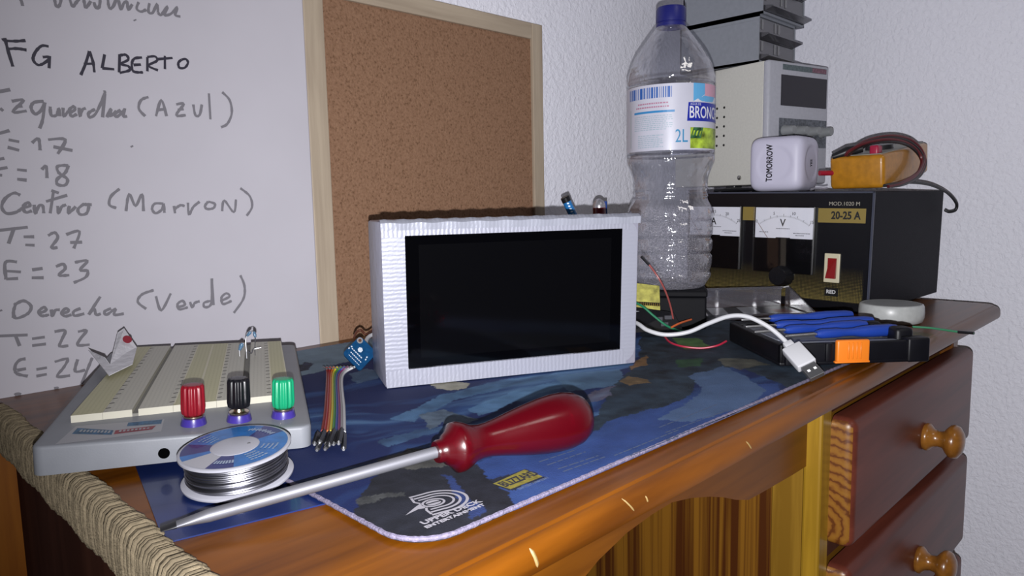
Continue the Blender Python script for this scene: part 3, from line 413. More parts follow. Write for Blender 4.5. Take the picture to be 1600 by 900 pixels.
# stitched edge
ring = [(WX[0, i], WY[0, i]) for i in range(0, NX, 2)] + [(WX[i, -1], WY[i, -1]) for i in range(1, NY, 2)] + [(WX[-1, i], WY[-1, i]) for i in range(NX - 2, 0, -2)] + [(WX[i, 0], WY[i, 0]) for i in range(NY - 1, 0, -2)]
rp = [Vector((x, y, MZ - .0011)) for x, y in ring]; clean = [rp[0]]
for p in rp[1:]:
    if (p - clean[-1]).length > .0012: clean.append(p)
edge_m = pm('edge_stitching', (.125, .11, .165), .8, bump=(700, .0008), var=(400, .25))
link('stitched_edge', MB().tube(clean, [.00125 + .00015 * math.sin(i * 1.9) for i in range(len(clean))], 8, closed=True), edge_m, matt, world=True, smooth=True, label='pale lilac stitched edge')
ink = pm('white_print', (.25, .24, .27), .7); ink2 = pm('yellow_print', (.16, .135, .022), .7, var=(300, .35)); ink3 = pm('grey_print', (.05, .07, .13), .7); ink4 = pm('black_print', (.015, .015, .02), .7)
# publisher's emblem: nested arcs with an oval eye and a pointed tail
LU = Vector((.978, -.208, 0)) * .9; LV = Vector((.208, .978, 0)) * .9
def lp(u, v): return Vector((.2134, .2688, MZ + .00012)) + LU * u + LV * v
def strip(mb, pts, wd, z=0):
    P = [Vector((a, b_, 0)) for a, b_ in pts]; vs = []
    for i, p in enumerate(P):
        t = (P[min(i + 1, len(P) - 1)] - P[max(i - 1, 0)]).normalized(); nn = Vector((-t.y, t.x, 0)); ww = wd[i] if hasattr(wd, '__len__') else wd
        for s_ in (1, -1): vs.append(lp(*(p + nn * ww * s_)[:2]) + Vector((0, 0, z)))
    n = len(P); mb.add(vs, [(2 * i, 2 * i + 1, 2 * i + 3, 2 * i + 2) for i in range(n - 1)])
emb = MB()
for k, (ra, rb, wd) in enumerate(((.0165, .0140, .00085), (.0125, .0105, .0008), (.0088, .0073, .0007))):
    arc = [(.002 + ra * math.cos(a), rb * math.sin(a)) for a in [(-1.75 + 3.5 * i / 40) for i in range(41)]]
    arc = [(-.0088 + .0012 * k, arc[0][1])] + arc + [(-.0090 + .0012 * k, arc[-1][1])]
    strip(emb, arc, wd)
oval = [(-.0010 + .0062 * math.cos(a), .0046 * math.sin(a)) for a in [2 * PI * i / 36 for i in range(37)]]
strip(emb, oval, .0007)
for s_ in (1, -1):
    vs = [lp(-.001 + .0042 * math.cos(a), s_ * (.0006 + .0026 * math.sin(a))) for a in [PI * i / 14 for i in range(15)]]
    emb.add(vs, [tuple(range(15)) if s_ > 0 else tuple(reversed(range(15)))])
tail = [lp(-.0075, .0030), lp(-.0075, -.0040), lp(-.0115, -.0030), lp(-.0205, -.0060), lp(-.0120, .0002)]
emb.add(tail, [(0, 4, 3, 2, 1)])
strip(emb, [(-.0085, .0122), (-.0095, .0062), (-.0075, .0030)], .0007); strip(emb, [(-.0085, -.0125), (-.0085, -.0068), (-.0072, -.0038)], .0007)
link('printed_emblem', emb, ink, matt, world=True)
def mtext(body, size, x, y, mat_, sx=1.0, bold=0.0, rot=0.0, name='printed_text'):
    mb = text_mb(body, size, sx=sx, bold=bold, align='LEFT', extrude=.00005); inv = matt.matrix_basis.inverted()
    M = inv @ Matrix.Translation((x, y, MZ + .0001)) @ Matrix.Rotation(mrot - .02 + rot, 4, 'Z')
    mb.v = [tuple(M @ Vector(v)) for v in mb.v]; return link(name, mb, mat_, matt)
mtext('UPPER DECK', .0050, .1940, .2548, ink, sx=1.24, bold=.00012)
mtext('ENTERTAINMENT', .0036, .1925, .2502, ink, sx=1.24, bold=.00009)
bd = MB(); bq = [Vector((.2487, .2645, MZ + .0001)), Vector((.2497, .2525, MZ + .0001)), Vector((.2735, .2520, MZ + .0001)), Vector((.2742, .2662, MZ + .0001))]
bd.add(bq, [(0, 1, 2, 3)]); link('printed_badge', bd, ink2, matt, world=True, label='yellow printed name badge')
mtext('BLIZZARD', .0098, .2500, .2594, ink4, sx=.56, bold=.0003)
mtext('ENTERTAINMENT', .0031, .2525, .2496, ink3, sx=.9)
for seg in MATLINES:
    a, b2 = Vector((*seg[0], MZ + .0001)), Vector((*seg[1], MZ + .0001)); n = int((b2 - a).length / .0035); mb = MB(); d = (b2 - a).normalized(); nn = Vector((-d.y, d.x, 0)) * .00055; x = 0
    L = (b2 - a).length
    while x < L:
        l = random.uniform(.003, .008); p, q = a + d * x, a + d * min(x + l, L); mb.add([p - nn, q - nn, q + nn, p + nn], [(0, 1, 2, 3)]); x += l + .0011
    link('printed_line', mb, ink3, matt, world=True)

# ------------------------------------------------------------------ silver display box
dbR = rz(-.4599); DW, DH, DD = .2236, .1332, .0694
db = thing('display_box', 'box wrapped in silver duct tape around a black touch screen', 'display', (.3259, .4681, MZ + .0003), dbR)
lean = -.0477
def sh(v): return (v[0], v[1] + lean * v[2] * (1 if True else 0), v[2])
def tape(name, rd=(1, 0, 0), period=.0034, amp=.00011, rough=.42, col=(.30, .305, .365)):
    m, nt, b = nodes(name); b.inputs['Base Color'].default_value = (*col, 1); b.inputs['Roughness'].default_value = rough; b.inputs['Metallic'].default_value = .25; b.inputs['Specular IOR Level'].default_value = .4
    c = coords(nt); wv = N(nt, 'ShaderNodeTexWave', wave_type='BANDS', bands_direction='X' if rd[0] else 'Z'); wv.inputs['Scale'].default_value = 2 * PI / period / 20; wv.inputs['Distortion'].default_value = 2.4; wv.inputs['Detail'].default_value = 2; wv.inputs['Detail Scale'].default_value = 2.5
    nt.links.new(c.outputs[0], wv.inputs[0]); n = N(nt, 'ShaderNodeTexNoise'); n.inputs['Scale'].default_value = 300; nt.links.new(c.outputs[0], n.inputs[0])
    ad = N(nt, 'ShaderNodeMath', operation='MULTIPLY_ADD'); nt.links.new(n.outputs[0], ad.inputs[0]); ad.inputs[1].default_value = .6; nt.links.new(wv.outputs[0], ad.inputs[2])
    bp = N(nt, 'ShaderNodeBump'); bp.inputs['Distance'].default_value = amp; bp.inputs['Strength'].default_value = 1; nt.links.new(ad.outputs[0], bp.inputs['Height']); nt.links.new(bp.outputs[0], b.inputs['Normal']); return m
t_v = tape('duct_tape_across', (0, 0, 1)); t_h = tape('duct_tape_along', (1, 0, 0)); t_s = pm('duct_tape_smooth', (.33, .325, .40), .38, metal=.3, bump=(60, .0015), var=(25, .1))
t_r = tape('duct_tape_faint', (0, 0, 1), amp=.00007)
mb = MB().rbox((0, .0012, .0), (DW, DD, DH - .0006), .0022, 2); mb.v = [sh(v) for v in mb.v]
link('box_body', mb, t_s, db, smooth=True)
def strip3(name, poly, mat_, th=.0009, y0=.0012):
    mb = MB().prism(poly, lambda u, v: sh((u, y0, v)), lambda u, v: sh((u, y0 - th, v))); return link(name, mb, mat_, db)
sx0, sx1, sz0, sz1 = .0186, .2068, .0142, .1212
strip3('tape_strip', [(0.0005, .003), (sx0 + .001, .003), (sx0 + .001, DH - .008), (.0005, DH - .004)], t_v)
rcn = [(DW - .014 + .012 * math.cos(a), .016 + .013 * math.sin(a)) for a in [-PI / 2 + i * PI / 12 for i in range(7)]]
rct = [(DW - .014 + .012 * math.cos(a), DH - .018 + .013 * math.sin(a)) for a in [i * PI / 12 for i in range(7)]]
strip3('tape_strip', [(sx1 - .001, .003)] + rcn + rct + [(sx1 - .001, DH - .005)], t_r)
strip3('tape_strip', [(.001, .0005), (DW - .010, .0012), (sx1 + .003, sz0 + .001), (sx0 - .001, sz0 + .001), (.001, sz0 - .001)], t_h, th=.0014)
# top strip folds over the edge with a wavy, creased hem
top = []
for i in range(60):
    u = .0008 + (DW - .010) * i / 59; top.append((u, DH - .0055 + .0012 * math.sin(i * .33) + .0007 * math.sin(i * 1.3)))
strip3('tape_strip', [(.0008, sz1 - .001), (DW - .010, sz1 - .001)] + top[::-1], t_h, th=.0013)
hem = MB(); n = 60
for i in range(n):
    u = DW * i / (n - 1); bul = .0012 * math.sin(i * .5) ** 2
    hem.v += [sh((u, -.0004 - bul * .6, DH - .0078)), sh((u, -.0010 - bul * .5, DH - .0022 + .0004 * math.sin(i))), sh((u, .0030, DH + .0006 + .0005 * math.sin(i * 1.7))), sh((u, .022 + .004 * math.sin(i * .7), DH + .0003))]
for i in range(n - 1):
    for k in range(3): a = 4 * i + k; hem.f.append((a, a + 4, a + 5, a + 1)); hem.mi.append(0)
link('tape_fold', hem, tape('duct_tape_fold', (1, 0, 0), amp=.0001, rough=.3, col=(.32, .33, .39)), db, smooth=True, label='shiny folded tape along the top edge')
scr = pm('black_screen_glass', (.0008, .0008, .0012), .07, spec=.45)
mb = MB().rbox((sx0, -.0002, sz0), (sx1, .0016, sz1), .0002, 1); mb.v = [sh(v) for v in mb.v]
so = link('screen', mb, scr, db, label='black glass touch screen')
mb = MB().box((sx0 + .0105, -.00035, sz0 + .0085), (sx1 - .0105, -.0001, sz1 - .0075)); mb.v = [sh(v) for v in mb.v]
link('active_area', mb, pm('screen_active', (.0016, .0016, .0021), .10, spec=.45), so)

# ------------------------------------------------------------------ breadboard station
bR = rz(-.4606) @ rx(.0413) @ ry(.039); BW, BD, BH = .1468, .2256, .0166
bb = thing('breadboard_station', 'grey prototyping board with cream breadboards and three coloured binding posts', 'breadboard', (.0825, .4525, .757), bR)
grey_pl = pm('grey_plastic', (.165, .172, .192), .45, var=(60, .04), bump=(900, .00004))
bm = bmesh.new(); bmesh.ops.create_cube(bm, size=1)
for v in bm.verts: v.co = Vector(((v.co.x + .5) * BW, (v.co.y + .5) * BD, (v.co.z + .5) * BH))
bmesh.ops.bevel(bm, geom=[e for e in bm.edges if abs(e.verts[0].co.z - e.verts[1].co.z) > .01], offset=.006, segments=5, profile=.5, affect='EDGES')
bmesh.ops.bevel(bm, geom=[e for e in bm.edges if all(v.co.z > BH - .001 for v in e.verts)], offset=.0018, segments=3, profile=.5, affect='EDGES')
for v in bm.verts:
    if v.co.z < .003: v.co.z += .0034 * v.co.x / BW
link('base', MB().bm(bm), grey_pl, bb, smooth=True, angle=45)
hole_m = flat((.0006, .0006, .0008), .9, spec=.02)
Mh = frame((.0, 0, 0), (1, 0, 0), (0, 0, 1))
link('socket_hole', MB().lathe([(.0, .0), (.0031, 0), (.0031, .0004), (0, .0004)], 20, frame((.0655, -.0003 + .0003, .0072), (1, 0, 0), (0, 0, 1))), hole_m, bb)
S00, S10, S11, S01 = Vector((.0113, .0388)), Vector((.1365, .0567)), Vector((.1345, .2215)), Vector((.0157, .2205))
def sp(u, v, z=0): p = S00 * (1 - u) * (1 - v) + S10 * u * (1 - v) + S11 * u * v + S01 * (1 - u) * v; return Vector((p.x, p.y, BH + z))
ivory = pm('ivory_plastic', (.27, .26, .22), .5, var=(120, .05)); cream = pm('cream_rail', (.345, .325, .205), .5, var=(90, .08)); cream_edge = pm('cream_edge', (.42, .40, .33), .5)
def holes(name, col):
    m, nt, b = nodes(name); b.inputs['Roughness'].default_value = .5; c = coords(nt, (394, 394, 0)); sx_ = N(nt, 'ShaderNodeSeparateXYZ'); nt.links.new(c.outputs[0], sx_.inputs[0])
    ds = []
    for k in (0, 1):
        fr = N(nt, 'ShaderNodeMath', operation='FRACT'); nt.links.new(sx_.outputs[k], fr.inputs[0]); s_ = N(nt, 'ShaderNodeMath', operation='SUBTRACT'); s_.inputs[1].default_value = .5; nt.links.new(fr.outputs[0], s_.inputs[0]); a = N(nt, 'ShaderNodeMath', operation='ABSOLUTE'); nt.links.new(s_.outputs[0], a.inputs[0]); ds.append(a)
    mxm = N(nt, 'ShaderNodeMath', operation='MAXIMUM'); nt.links.new(ds[0].outputs[0], mxm.inputs[0]); nt.links.new(ds[1].outputs[0], mxm.inputs[1])
    lt = N(nt, 'ShaderNodeMath', operation='LESS_THAN'); lt.inputs[1].default_value = .2; nt.links.new(mxm.outputs[0], lt.inputs[0])
    mix = N(nt, 'ShaderNodeMix', data_type='RGBA'); mix.inputs[6].default_value = (*col, 1); mix.inputs[7].default_value = (*[q * .82 for q in col], 1); nt.links.new(lt.outputs[0], mix.inputs[0]); nt.links.new(mix.outputs[2], b.inputs[0]); return m
ivory_h = holes('ivory_socket_strip', (.40, .385, .33)); cream_h = holes('cream_socket_rail', (.39, .37, .225))
def slab(name, u0, u1, mat_, z=.0085):
    mb = MB(); P = [(u0, 0), (u1, 0), (u1, 1), (u0, 1)]; mb.add([sp(u, v, 0) for u, v in P] + [sp(u, v, z) for u, v in P], [(0, 1, 2, 3), (4, 5, 6, 7), (0, 1, 5, 4), (1, 2, 6, 5), (2, 3, 7, 6), (3, 0, 4, 7)]); mb.mi = [1, 0, 1, 1, 1, 1]
    return link(name, mb, [mat_, cream_edge], bb)
# columns across the board: rail | strip | groove | strip | rail rail | strip | groove | strip | rail
SZ = .0044
for u0, u1, kind in ((.0, .13, 'r'), (.131, .255, 's'), (.282, .435, 's'), (.436, .535, 'r'), (.536, .635, 'r'), (.636, .755, 's'), (.79, .905, 's'), (.906, 1.0, 'r')):
    slab('power_rail' if kind == 'r' else 'terminal_strip', u0, u1, cream_h if kind == 'r' else ivory_h, SZ)
groove = flat((.16, .155, .14), .7)
for u0, u1 in ((.255, .282), (.755, .79)):
    mb = MB(); P = [(u0, 0), (u1, 0), (u1, 1), (u0, 1)]; mb.add([sp(u, v, 0) for u, v in P] + [sp(u, v, .0018) for u, v in P], [(0, 1, 2, 3), (4, 5, 6, 7), (0, 1, 5, 4), (1, 2, 6, 5), (2, 3, 7, 6), (3, 0, 4, 7)]); link('centre_groove', mb, groove, bb)
for u in (.143, .424, .648, .894):
    tick = MB()
    for k in range(17):
        v = .04 + k * .057
        tick.add([sp(u - .012, v, SZ + .00006), sp(u + .010, v + .004, SZ + .00006), sp(u + .010, v + .013, SZ + .00006), sp(u - .012, v + .009, SZ + .00006)], [(0, 1, 2, 3)])
    link('row_marks', tick, flat((.06, .055, .05), .7), bb)
line = MB()
for u in (.438, .533, .538, .633, .908, .997):
    line.add([sp(u - .003, .02, SZ + .00005), sp(u + .003, .02, SZ + .00005), sp(u + .003, .98, SZ + .00005), sp(u - .003, .98, SZ + .00005)], [(0, 1, 2, 3)])
link('rail_lines', line, flat((.50, .47, .36), .6), bb)
def post(x, y, col, nm, lift=0.0):
    Mp = Matrix.Translation((x, y, BH))
    p = link('binding_post', MB().lathe([(.0074, 0), (.0074, .0006), (.0064, .0042), (.0045, .0042), (.004, .0046)], 28, Mp), pm(nm + '_collar', (.035, .022, .19), .3, coat=.4), bb, smooth=True, label=nm + ' binding post on blue collar')
    link('metal_stud', MB().lathe([(.0055, .0042), (.0058, .0050), (.0058, .0056), (.0035, .006), (.0026, .0070 + lift), (.0012, .0200 + lift)], 18, Mp), pm('brass_nickel_' + nm, (.6, .5, .38), .25, metal=1), p, smooth=True)
    mb = MB(); seg = 96; prof = [(.0056, .0060 + lift), (.0066, .0072 + lift), (.0070, .0100 + lift), (.0066, .0226 + lift), (.0058, .0242 + lift), (.0030, .0243 + lift), (.0, .0243 + lift)]
    vs = []
    for r, z in prof:
        for k in range(seg):
            a = 2 * PI * k / seg; rr = r * (1 - (.13 * (1 + math.cos(a * 12)) / 2 if r > .005 else 0)); vs.append(Mp @ Vector((rr * math.cos(a), rr * math.sin(a), z)))
    fs = [(i * seg + k, i * seg + (k + 1) % seg, (i + 1) * seg + (k + 1) % seg, (i + 1) * seg + k) for i in range(len(prof) - 1) for k in range(seg)]
    fs += [tuple(reversed(range(seg))), tuple(range((len(prof) - 1) * seg, len(prof) * seg))]; mb.add(vs, fs)
    link('ribbed_cap', mb, pm(nm + '_cap', col, .38, coat=.15), p, smooth=True, angle=70)
post(.0797, .0205, (.17, .003, .010), 'red'); post(.1053, .0215, (.003, .003, .005), 'black', .0022); post(.1312, .0228, (.004, .22, .10), 'green')
# maker's sticker
st = MB(); LB = lambda u, v, z=.00012: Vector((.0122 + .051 * u - .001 * v, .0018 + .0060 * u + (.0300 - .0045 * u) * v, BH + z))
st.add([LB(-.01, 0), LB(1.0, .10), LB(1.0, 1.0), LB(.08, 1.0)], [(0, 1, 2, 3)]); so2 = link('maker_sticker', st, flat((.26, .26, .28), .5), bb)
stb = MB()
def blob(mb, P, z): mb.add([LB(u, v, z) for u, v in P], [tuple(range(len(P)))])
blob(stb, [(.09, .52), (.5, .22), (.5, .50), (.11, .86)], .0002); blob(stb, [(.62, .70), (.98, .66), (.98, .98), (.62, .95)], .0002)
link('sticker_print', stb, pm('sticker_blue', (.015, .07, .145), .5, var=(500, .5)), so2)
stb = MB(); blob(stb, [(.52, .24), (.90, .30), (.93, .56), (.52, .48)], .0002); link('sticker_print', stb, pm('sticker_red', (.16, .018, .03), .5, var=(500, .4)), so2)
stb = MB()
for k in range(9):
    u = .15 + k * .037; blob(stb, [(u, .60 - .03 * k), (u + .022, .58 - .03 * k), (u + .03, .72 - .03 * k), (u + .008, .74 - .03 * k)], .0003)
for k in range(8):
    u = .56 + k * .04; blob(stb, [(u, .34 + .005 * k), (u + .025, .34 + .005 * k), (u + .027, .46), (u + .003, .46)], .0003)
link('sticker_print', stb, flat((.24, .25, .27), .5), so2)

# loose bits on the breadboard
pp = [Vector(p) for p in Q['paper']]
fp = thing('folded_paper', 'crumpled white paper packet with red print on the breadboard rear corner', 'paper', tuple(pp[7] - Vector((0, 0, .001))))
white_p = pm('white_paper', (.60, .59, .63), .7, var=(140, .06), bump=(120, .001))
mb = MB().plate([pp[0], pp[1], pp[2], pp[5], pp[4]], .0005)
mb.plate([pp[4], pp[5], pp[2], pp[3], pp[7]], .0005); mb.plate([pp[9], pp[4], pp[7]], .0005); mb.plate([pp[9], pp[4] + Vector((0, .012, .004)), pp[4]], .0005)
link('packet', mb, white_p, fp, world=True)
c0 = pp[2] * .50 + pp[0] * .24 + pp[5] * .26; nrm = (pp[1] - pp[0]).cross(pp[2] - pp[0]).normalized(); nrm = nrm if nrm.dot(CAM_FWD) < 0 else -nrm
mb = MB()
for off, sc in ((Vector((-.0012, 0, .0042)), 1.0), (Vector((.0018, 0, -.0022)), .85)):
    X = (pp[2] - pp[1]).normalized(); Y = nrm.cross(X)
    mb.add([c0 + off + nrm * .0009 + X * (.0052 * sc * math.cos(a)) + Y * (.0031 * sc * math.sin(a)) for a in [2 * PI * i / 18 for i in range(18)]], [tuple(range(18))])
link('red_print', mb, pm('red_ink', (.26, .02, .035), .6), fp, world=True)
lead_m = pm('tinned_lead', (.35, .35, .37), .4, metal=1)
rs = [Vector(p) for p in Q['resist']]
rt = thing('hairpin_component', 'tiny clear blue component bent in a hairpin at the breadboard back edge', 'electronic part', tuple(rs[0] - Vector((0, 0, .006))))
link('lead', MB().tube([rs[0] - Vector((0, 0, .006))] + smooth_path(rs) + [rs[-1] - Vector((0, 0, .007))], .0004, 6), lead_m, rt, world=True)
blue_body = pm('pale_blue_body', (.10, .20, .32), .2, coat=.6, trans=.3)
link('body', MB().tube([rs[2], rs[2] * .3 + rs[3] * .7, rs[3]], [.0009, .0015, .0008], 10).tube([rs[4], rs[4] * .5 + rs[5] * .5, rs[5]], [.0008, .0014, .0009], 10), blue_body, rt, world=True, smooth=True)
bd_ = [Vector(p) for p in Q['bead']]
be = thing('bead_component', 'tiny pale blue bead shaped component in the right breadboard groove', 'electronic part', tuple(bd_[0] - Vector((0, 0, .004))))
link('body', MB().tube([bd_[0], bd_[1], bd_[2]], [.0010, .0019, .0010], 10), blue_body, be, world=True, smooth=True)
link('lead', MB().tube([bd_[0] - Vector((0, 0, .005)), bd_[0]], .0004, 6), lead_m, be, world=True)
lw_ = [Vector(p) for p in Q['leadwire']]
tag(link('wire_offcut', MB().tube(smooth_path(lw_), .0004, 6), lead_m), 'bare silver wire offcut bent on the right breadboard', 'wire')
sc_ = [Vector(p) for p in Q['scrap']]
tag(link('plastic_scrap', MB().plate([sc_[0], sc_[1], sc_[3], sc_[2]], .006), flat((.012, .04, .22), .3)), 'small blue plastic scrap behind the left edge of the breadboard', 'plastic scrap')

# ------------------------------------------------------------------ solder spool
sR = rx(.0588) @ ry(-.0755); SR, SH = .0285, .0179
sp_o = thing('solder_spool', 'spool of solder wire with a blue label, in front of the breadboard', 'solder spool', (.162, .3736, .7547), sR)
wp = pm('white_spool_plastic', (.30, .30, .34), .35, spec=.5)
link('flange', MB().lathe([(.004, 0), (SR, 0), (SR + .0004, .0006), (SR + .0004, .0014), (SR - .0004, .0020), (.016, .0022), (.004, .0022)], 64), wp, sp_o, smooth=True)
link('flange', MB().lathe([(.004, SH - .0020), (SR - .0004, SH - .0020), (SR + .0004, SH - .0014), (SR + .0004, SH - .0004), (SR - .0003, SH), (SR - .0008, SH), (.004, SH - .0001)], 64), wp, sp_o, smooth=True)
hub = MB().lathe([(.0122, SH - .0002), (.0122, SH + .0002), (.0110, SH + .0004), (0, SH + .0006), (0, .0005), (.004, .0005)], 48, cap=False)
link('hub', hub, wp, sp_o, smooth=True); link('hub_hole', MB().lathe([(0, SH + .00035), (.0009, SH + .00035), (.0009, SH + .0006), (0, SH + .0006)], 12, Matrix.Translation((.0062, -.0035, .0001))), flat((.12, .12, .13)), sp_o)
lab = MB(); nseg = 96; R0, R1 = .0126, SR - .0012
ang = math.atan2(-.3736, -.162)   # towards the viewer
for k in range(nseg):
    a0, a1 = 2 * PI * k / nseg, 2 * PI * (k + 1) / nseg; rel = ((a0 - ang + PI) % (2 * PI)) - PI
    mi = 0
    if -.62 < rel < -.05: mi = 1
    if -1.25 < rel < -.62: mi = 2
    if 1.9 < rel < 2.5 or -2.1 < rel < -1.5: mi = 1
    lab.add([(r * math.cos(a), r * math.sin(a), SH + .00012) for r, a in ((R0, a0), (R1, a0), (R1, a1), (R0, a1))], [(0, 1, 2, 3)], mi)
lo_ = link('label', lab, [pm('label_blue', (.004, .085, .27), .3, var=(200, .2), coat=.3), pm('label_navy', (.006, .013, .10), .3, coat=.3), pm('label_white', (.30, .30, .33), .35)], sp_o)
pr = MB()
def arcbar(a, r0, r1, da, z=.0003): pr.add([(r * math.cos(t), r * math.sin(t), SH + z) for r, t in ((r0, ang + a), (r1, ang + a), (r1, ang + a + da), (r0, ang + a + da))], [(0, 1, 2, 3)])
for k in range(15): arcbar(1.95 - .0 + .055 * k, .0195 + .0008 * (k % 2), .0232 - .0006 * (k % 3), .04)
for k in range(7): arcbar(-.52 + .07 * k, .0185, .0222, .05)
for row in range(4):
    for k in range(5): arcbar(.28 + .085 * k + .01 * row, .0150 + .0026 * row, .0162 + .0026 * row, .06 + .015 * random.random()); arcbar(.95 + .07 * k, .0150 + .0024 * row, .0160 + .0024 * row, .05)
    for k in range(5): arcbar(-2.6 + .08 * k, .0150 + .0026 * row, .0158 + .0026 * row, .06)
link('label_print', pr, flat((.21, .25, .33), .4), lo_)
mb = MB(); nr = 11
for i in range(nr):
    z = .0030 + (SH - .0060) * i / (nr - 1); n = 64; rr = .0253 + .0006 * math.sin(i * 2.1); tl = .0006 * math.sin(i * 1.7 + 1)
    ph = random.random() * 6
    mb.tube([(rr * math.cos(2 * PI * k / n), rr * math.sin(2 * PI * k / n), z + tl * math.sin(2 * PI * k / n + ph)) for k in range(n)], .00074, 8, closed=True)
mb.lathe([(.0248, .0022), (.0248, SH - .0021)], 48, cap=False)
link('solder_wire', mb, pm('solder', (.22, .22, .25), .36, metal=1), sp_o, smooth=True)

# ------------------------------------------------------------------ big red screwdriver
p0 = Vector((.1068, .3316, .7575)); pj = Vector((.2337, .2912, .7690)); pe = Vector((.3306, .2677, .7716))
ax = (pe - pj).normalized()
sdv = thing('screwdriver', 'large flat screwdriver with a translucent red handle lying across the mat', 'screwdriver', tuple(p0))
steel = pm('satin_steel', (.15, .15, .17), .48, metal=.5)
sax = (pj - p0).normalized(); Ls = (pj - p0).length
mb = MB(); Z = sax; side = Z.cross(Vector((0, 0, 1))).normalized(); upv = side.cross(Z)
rows = [(.0, .0034, .0005), (.004, .0034, .0009), (.012, .0031, .0020), (.020, .0031, .0031), (Ls + .006, .0031, .0031)]; sg = 20; vs = []
for d, a, b2 in rows:
    for k in range(sg):
        t = 2 * PI * k / sg; vs.append(p0 + Z * d + side * (a * math.cos(t)) + upv * (b2 * math.sin(t)))
fs = [(i * sg + k, i * sg + (k + 1) % sg, (i + 1) * sg + (k + 1) % sg, (i + 1) * sg + k) for i in range(len(rows) - 1) for k in range(sg)] + [tuple(reversed(range(sg))), tuple(range((len(rows) - 1) * sg, len(rows) * sg))]
mb.add(vs, fs); sh_o = link('shaft', mb, steel, sdv, world=True, smooth=True)
mb = MB(); rows = [(-.0002, .0036, .0006), (.004, .0036, .00105), (.0065, .0034, .0015)]; vs = []
for d, a, b2 in rows:
    for k in range(sg): t = 2 * PI * k / sg; vs.append(p0 + Z * d + side * (a * math.cos(t)) + upv * (b2 * math.sin(t)))
mb.add(vs, [(i * sg + k, i * sg + (k + 1) % sg, (i + 1) * sg + (k + 1) % sg, (i + 1) * sg + k) for i in range(2) for k in range(sg)] + [tuple(reversed(range(sg))), tuple(range(2 * sg, 3 * sg))])
link('blade_tip', mb, pm('blackened_tip', (.05, .05, .055), .4, metal=.8), sh_o, world=True, smooth=True, label='darkened blade tip')
red_h = pm('red_acetate', (.062, .0003, .003), .26, coat=.15, trans=.35, ior=1.47, spec=.5)
HL = (pe - pj).length
prof = [(0, -.001), (.0056, -.001), (.0062, .0005), (.0062, .0035), (.0080, .0052), (.0094, .0080), (.0134, .0115), (.0137, .0150), (.0127, .0190), (.0105, .024), (.0093, .030), (.0094, .036), (.0107, .045), (.0126, .055), (.0145, .066), (.0162, .078), (.0171, .089), (.0170, .098), (.0158, .106), (.0130, .1125), (.0082, .1165), (.003, .118), (0, .118)]
zs = HL / .118
Mh = frame(pj, ax.cross(Vector((0, 0, 1))), ax.cross(ax.cross(Vector((0, 0, 1)))))
Zc = Vector((Mh[0][2], Mh[1][2], Mh[2][2]))
if Zc.dot(ax) < 0: Mh = frame(pj, ax.cross(Vector((0, 0, 1))), -ax.cross(ax.cross(Vector((0, 0, 1)))))
mb = MB(); seg = 48; vs = []
for r, z in prof:
    for k in range(seg):
        a = 2 * PI * k / seg; fl = .035 * max(0, math.sin((z - .03) / .085 * PI)) if .03 < z < .115 else 0
        rr = r * (1 - fl * (.5 + .5 * math.cos(6 * a))); vs.append(Mh @ Vector((rr * math.cos(a), rr * math.sin(a), z * zs)))
mb.add(vs, [(i * seg + k, i * seg + (k + 1) % seg, (i + 1) * seg + (k + 1) % seg, (i + 1) * seg + k) for i in range(len(prof) - 1) for k in range(seg)])
link('handle', mb, red_h, sdv, world=True, smooth=True, angle=60, label='translucent red plastic handle')

# ------------------------------------------------------------------ rainbow jumper ribbon
rb = thing('jumper_ribbon', 'flat rainbow ribbon of jumper wires lying right of the breadboard', 'jumper wires', tuple(Q['ribbon'][4][3]))
cols = [tuple(v * .72 for v in c_) for c_ in [(.22, .025, .02), (.30, .014, .018), (.45, .11, .012), (.50, .42, .02), (.04, .20, .04), (.03, .06, .26), (.10, .05, .26), (.19, .03, .12), (.28, .27, .28), (.55, .55, .57)]]
blk = flat((.008, .008, .010), .35); pin_m = pm('pin_metal', (.6, .6, .62), .25, metal=1)
NW = len(Q['ribbon'])
pick = [0, 1, 2, 3, 4, 5, 7, 8, 9]
for i, pl in enumerate(Q['ribbon']):
    P = [Vector(p) + Vector((.002, 0, .0006)) for p in pl]; wo = link('wire', MB().tube(smooth_path(P, 8), .00095, 8), flat(cols[pick[i]], .4), rb, world=True, smooth=True)
    d = (P[0] - P[1]).normalized(); link('crimp_housing', MB().tube([P[0] - d * .002, P[0] + Vector((.004, .012, -.002))], .0010, 4), blk, wo, world=True)
for i, c2 in enumerate(Q['connector']):
    a, b2 = Vector(c2[0]), Vector(c2[1]); zoff = Vector((.003, 0, .0008 + .0016 * (i % 2))); d = (b2 - a).normalized()
    co_ = link('connector', MB().tube([a - d * .003 + zoff, b2 + zoff], .00165, 4), blk, rb, world=True)
    link('pin', MB().tube([b2 + zoff - d * .001, b2 + zoff + d * .0022], .0008, 6), pin_m, co_, world=True)

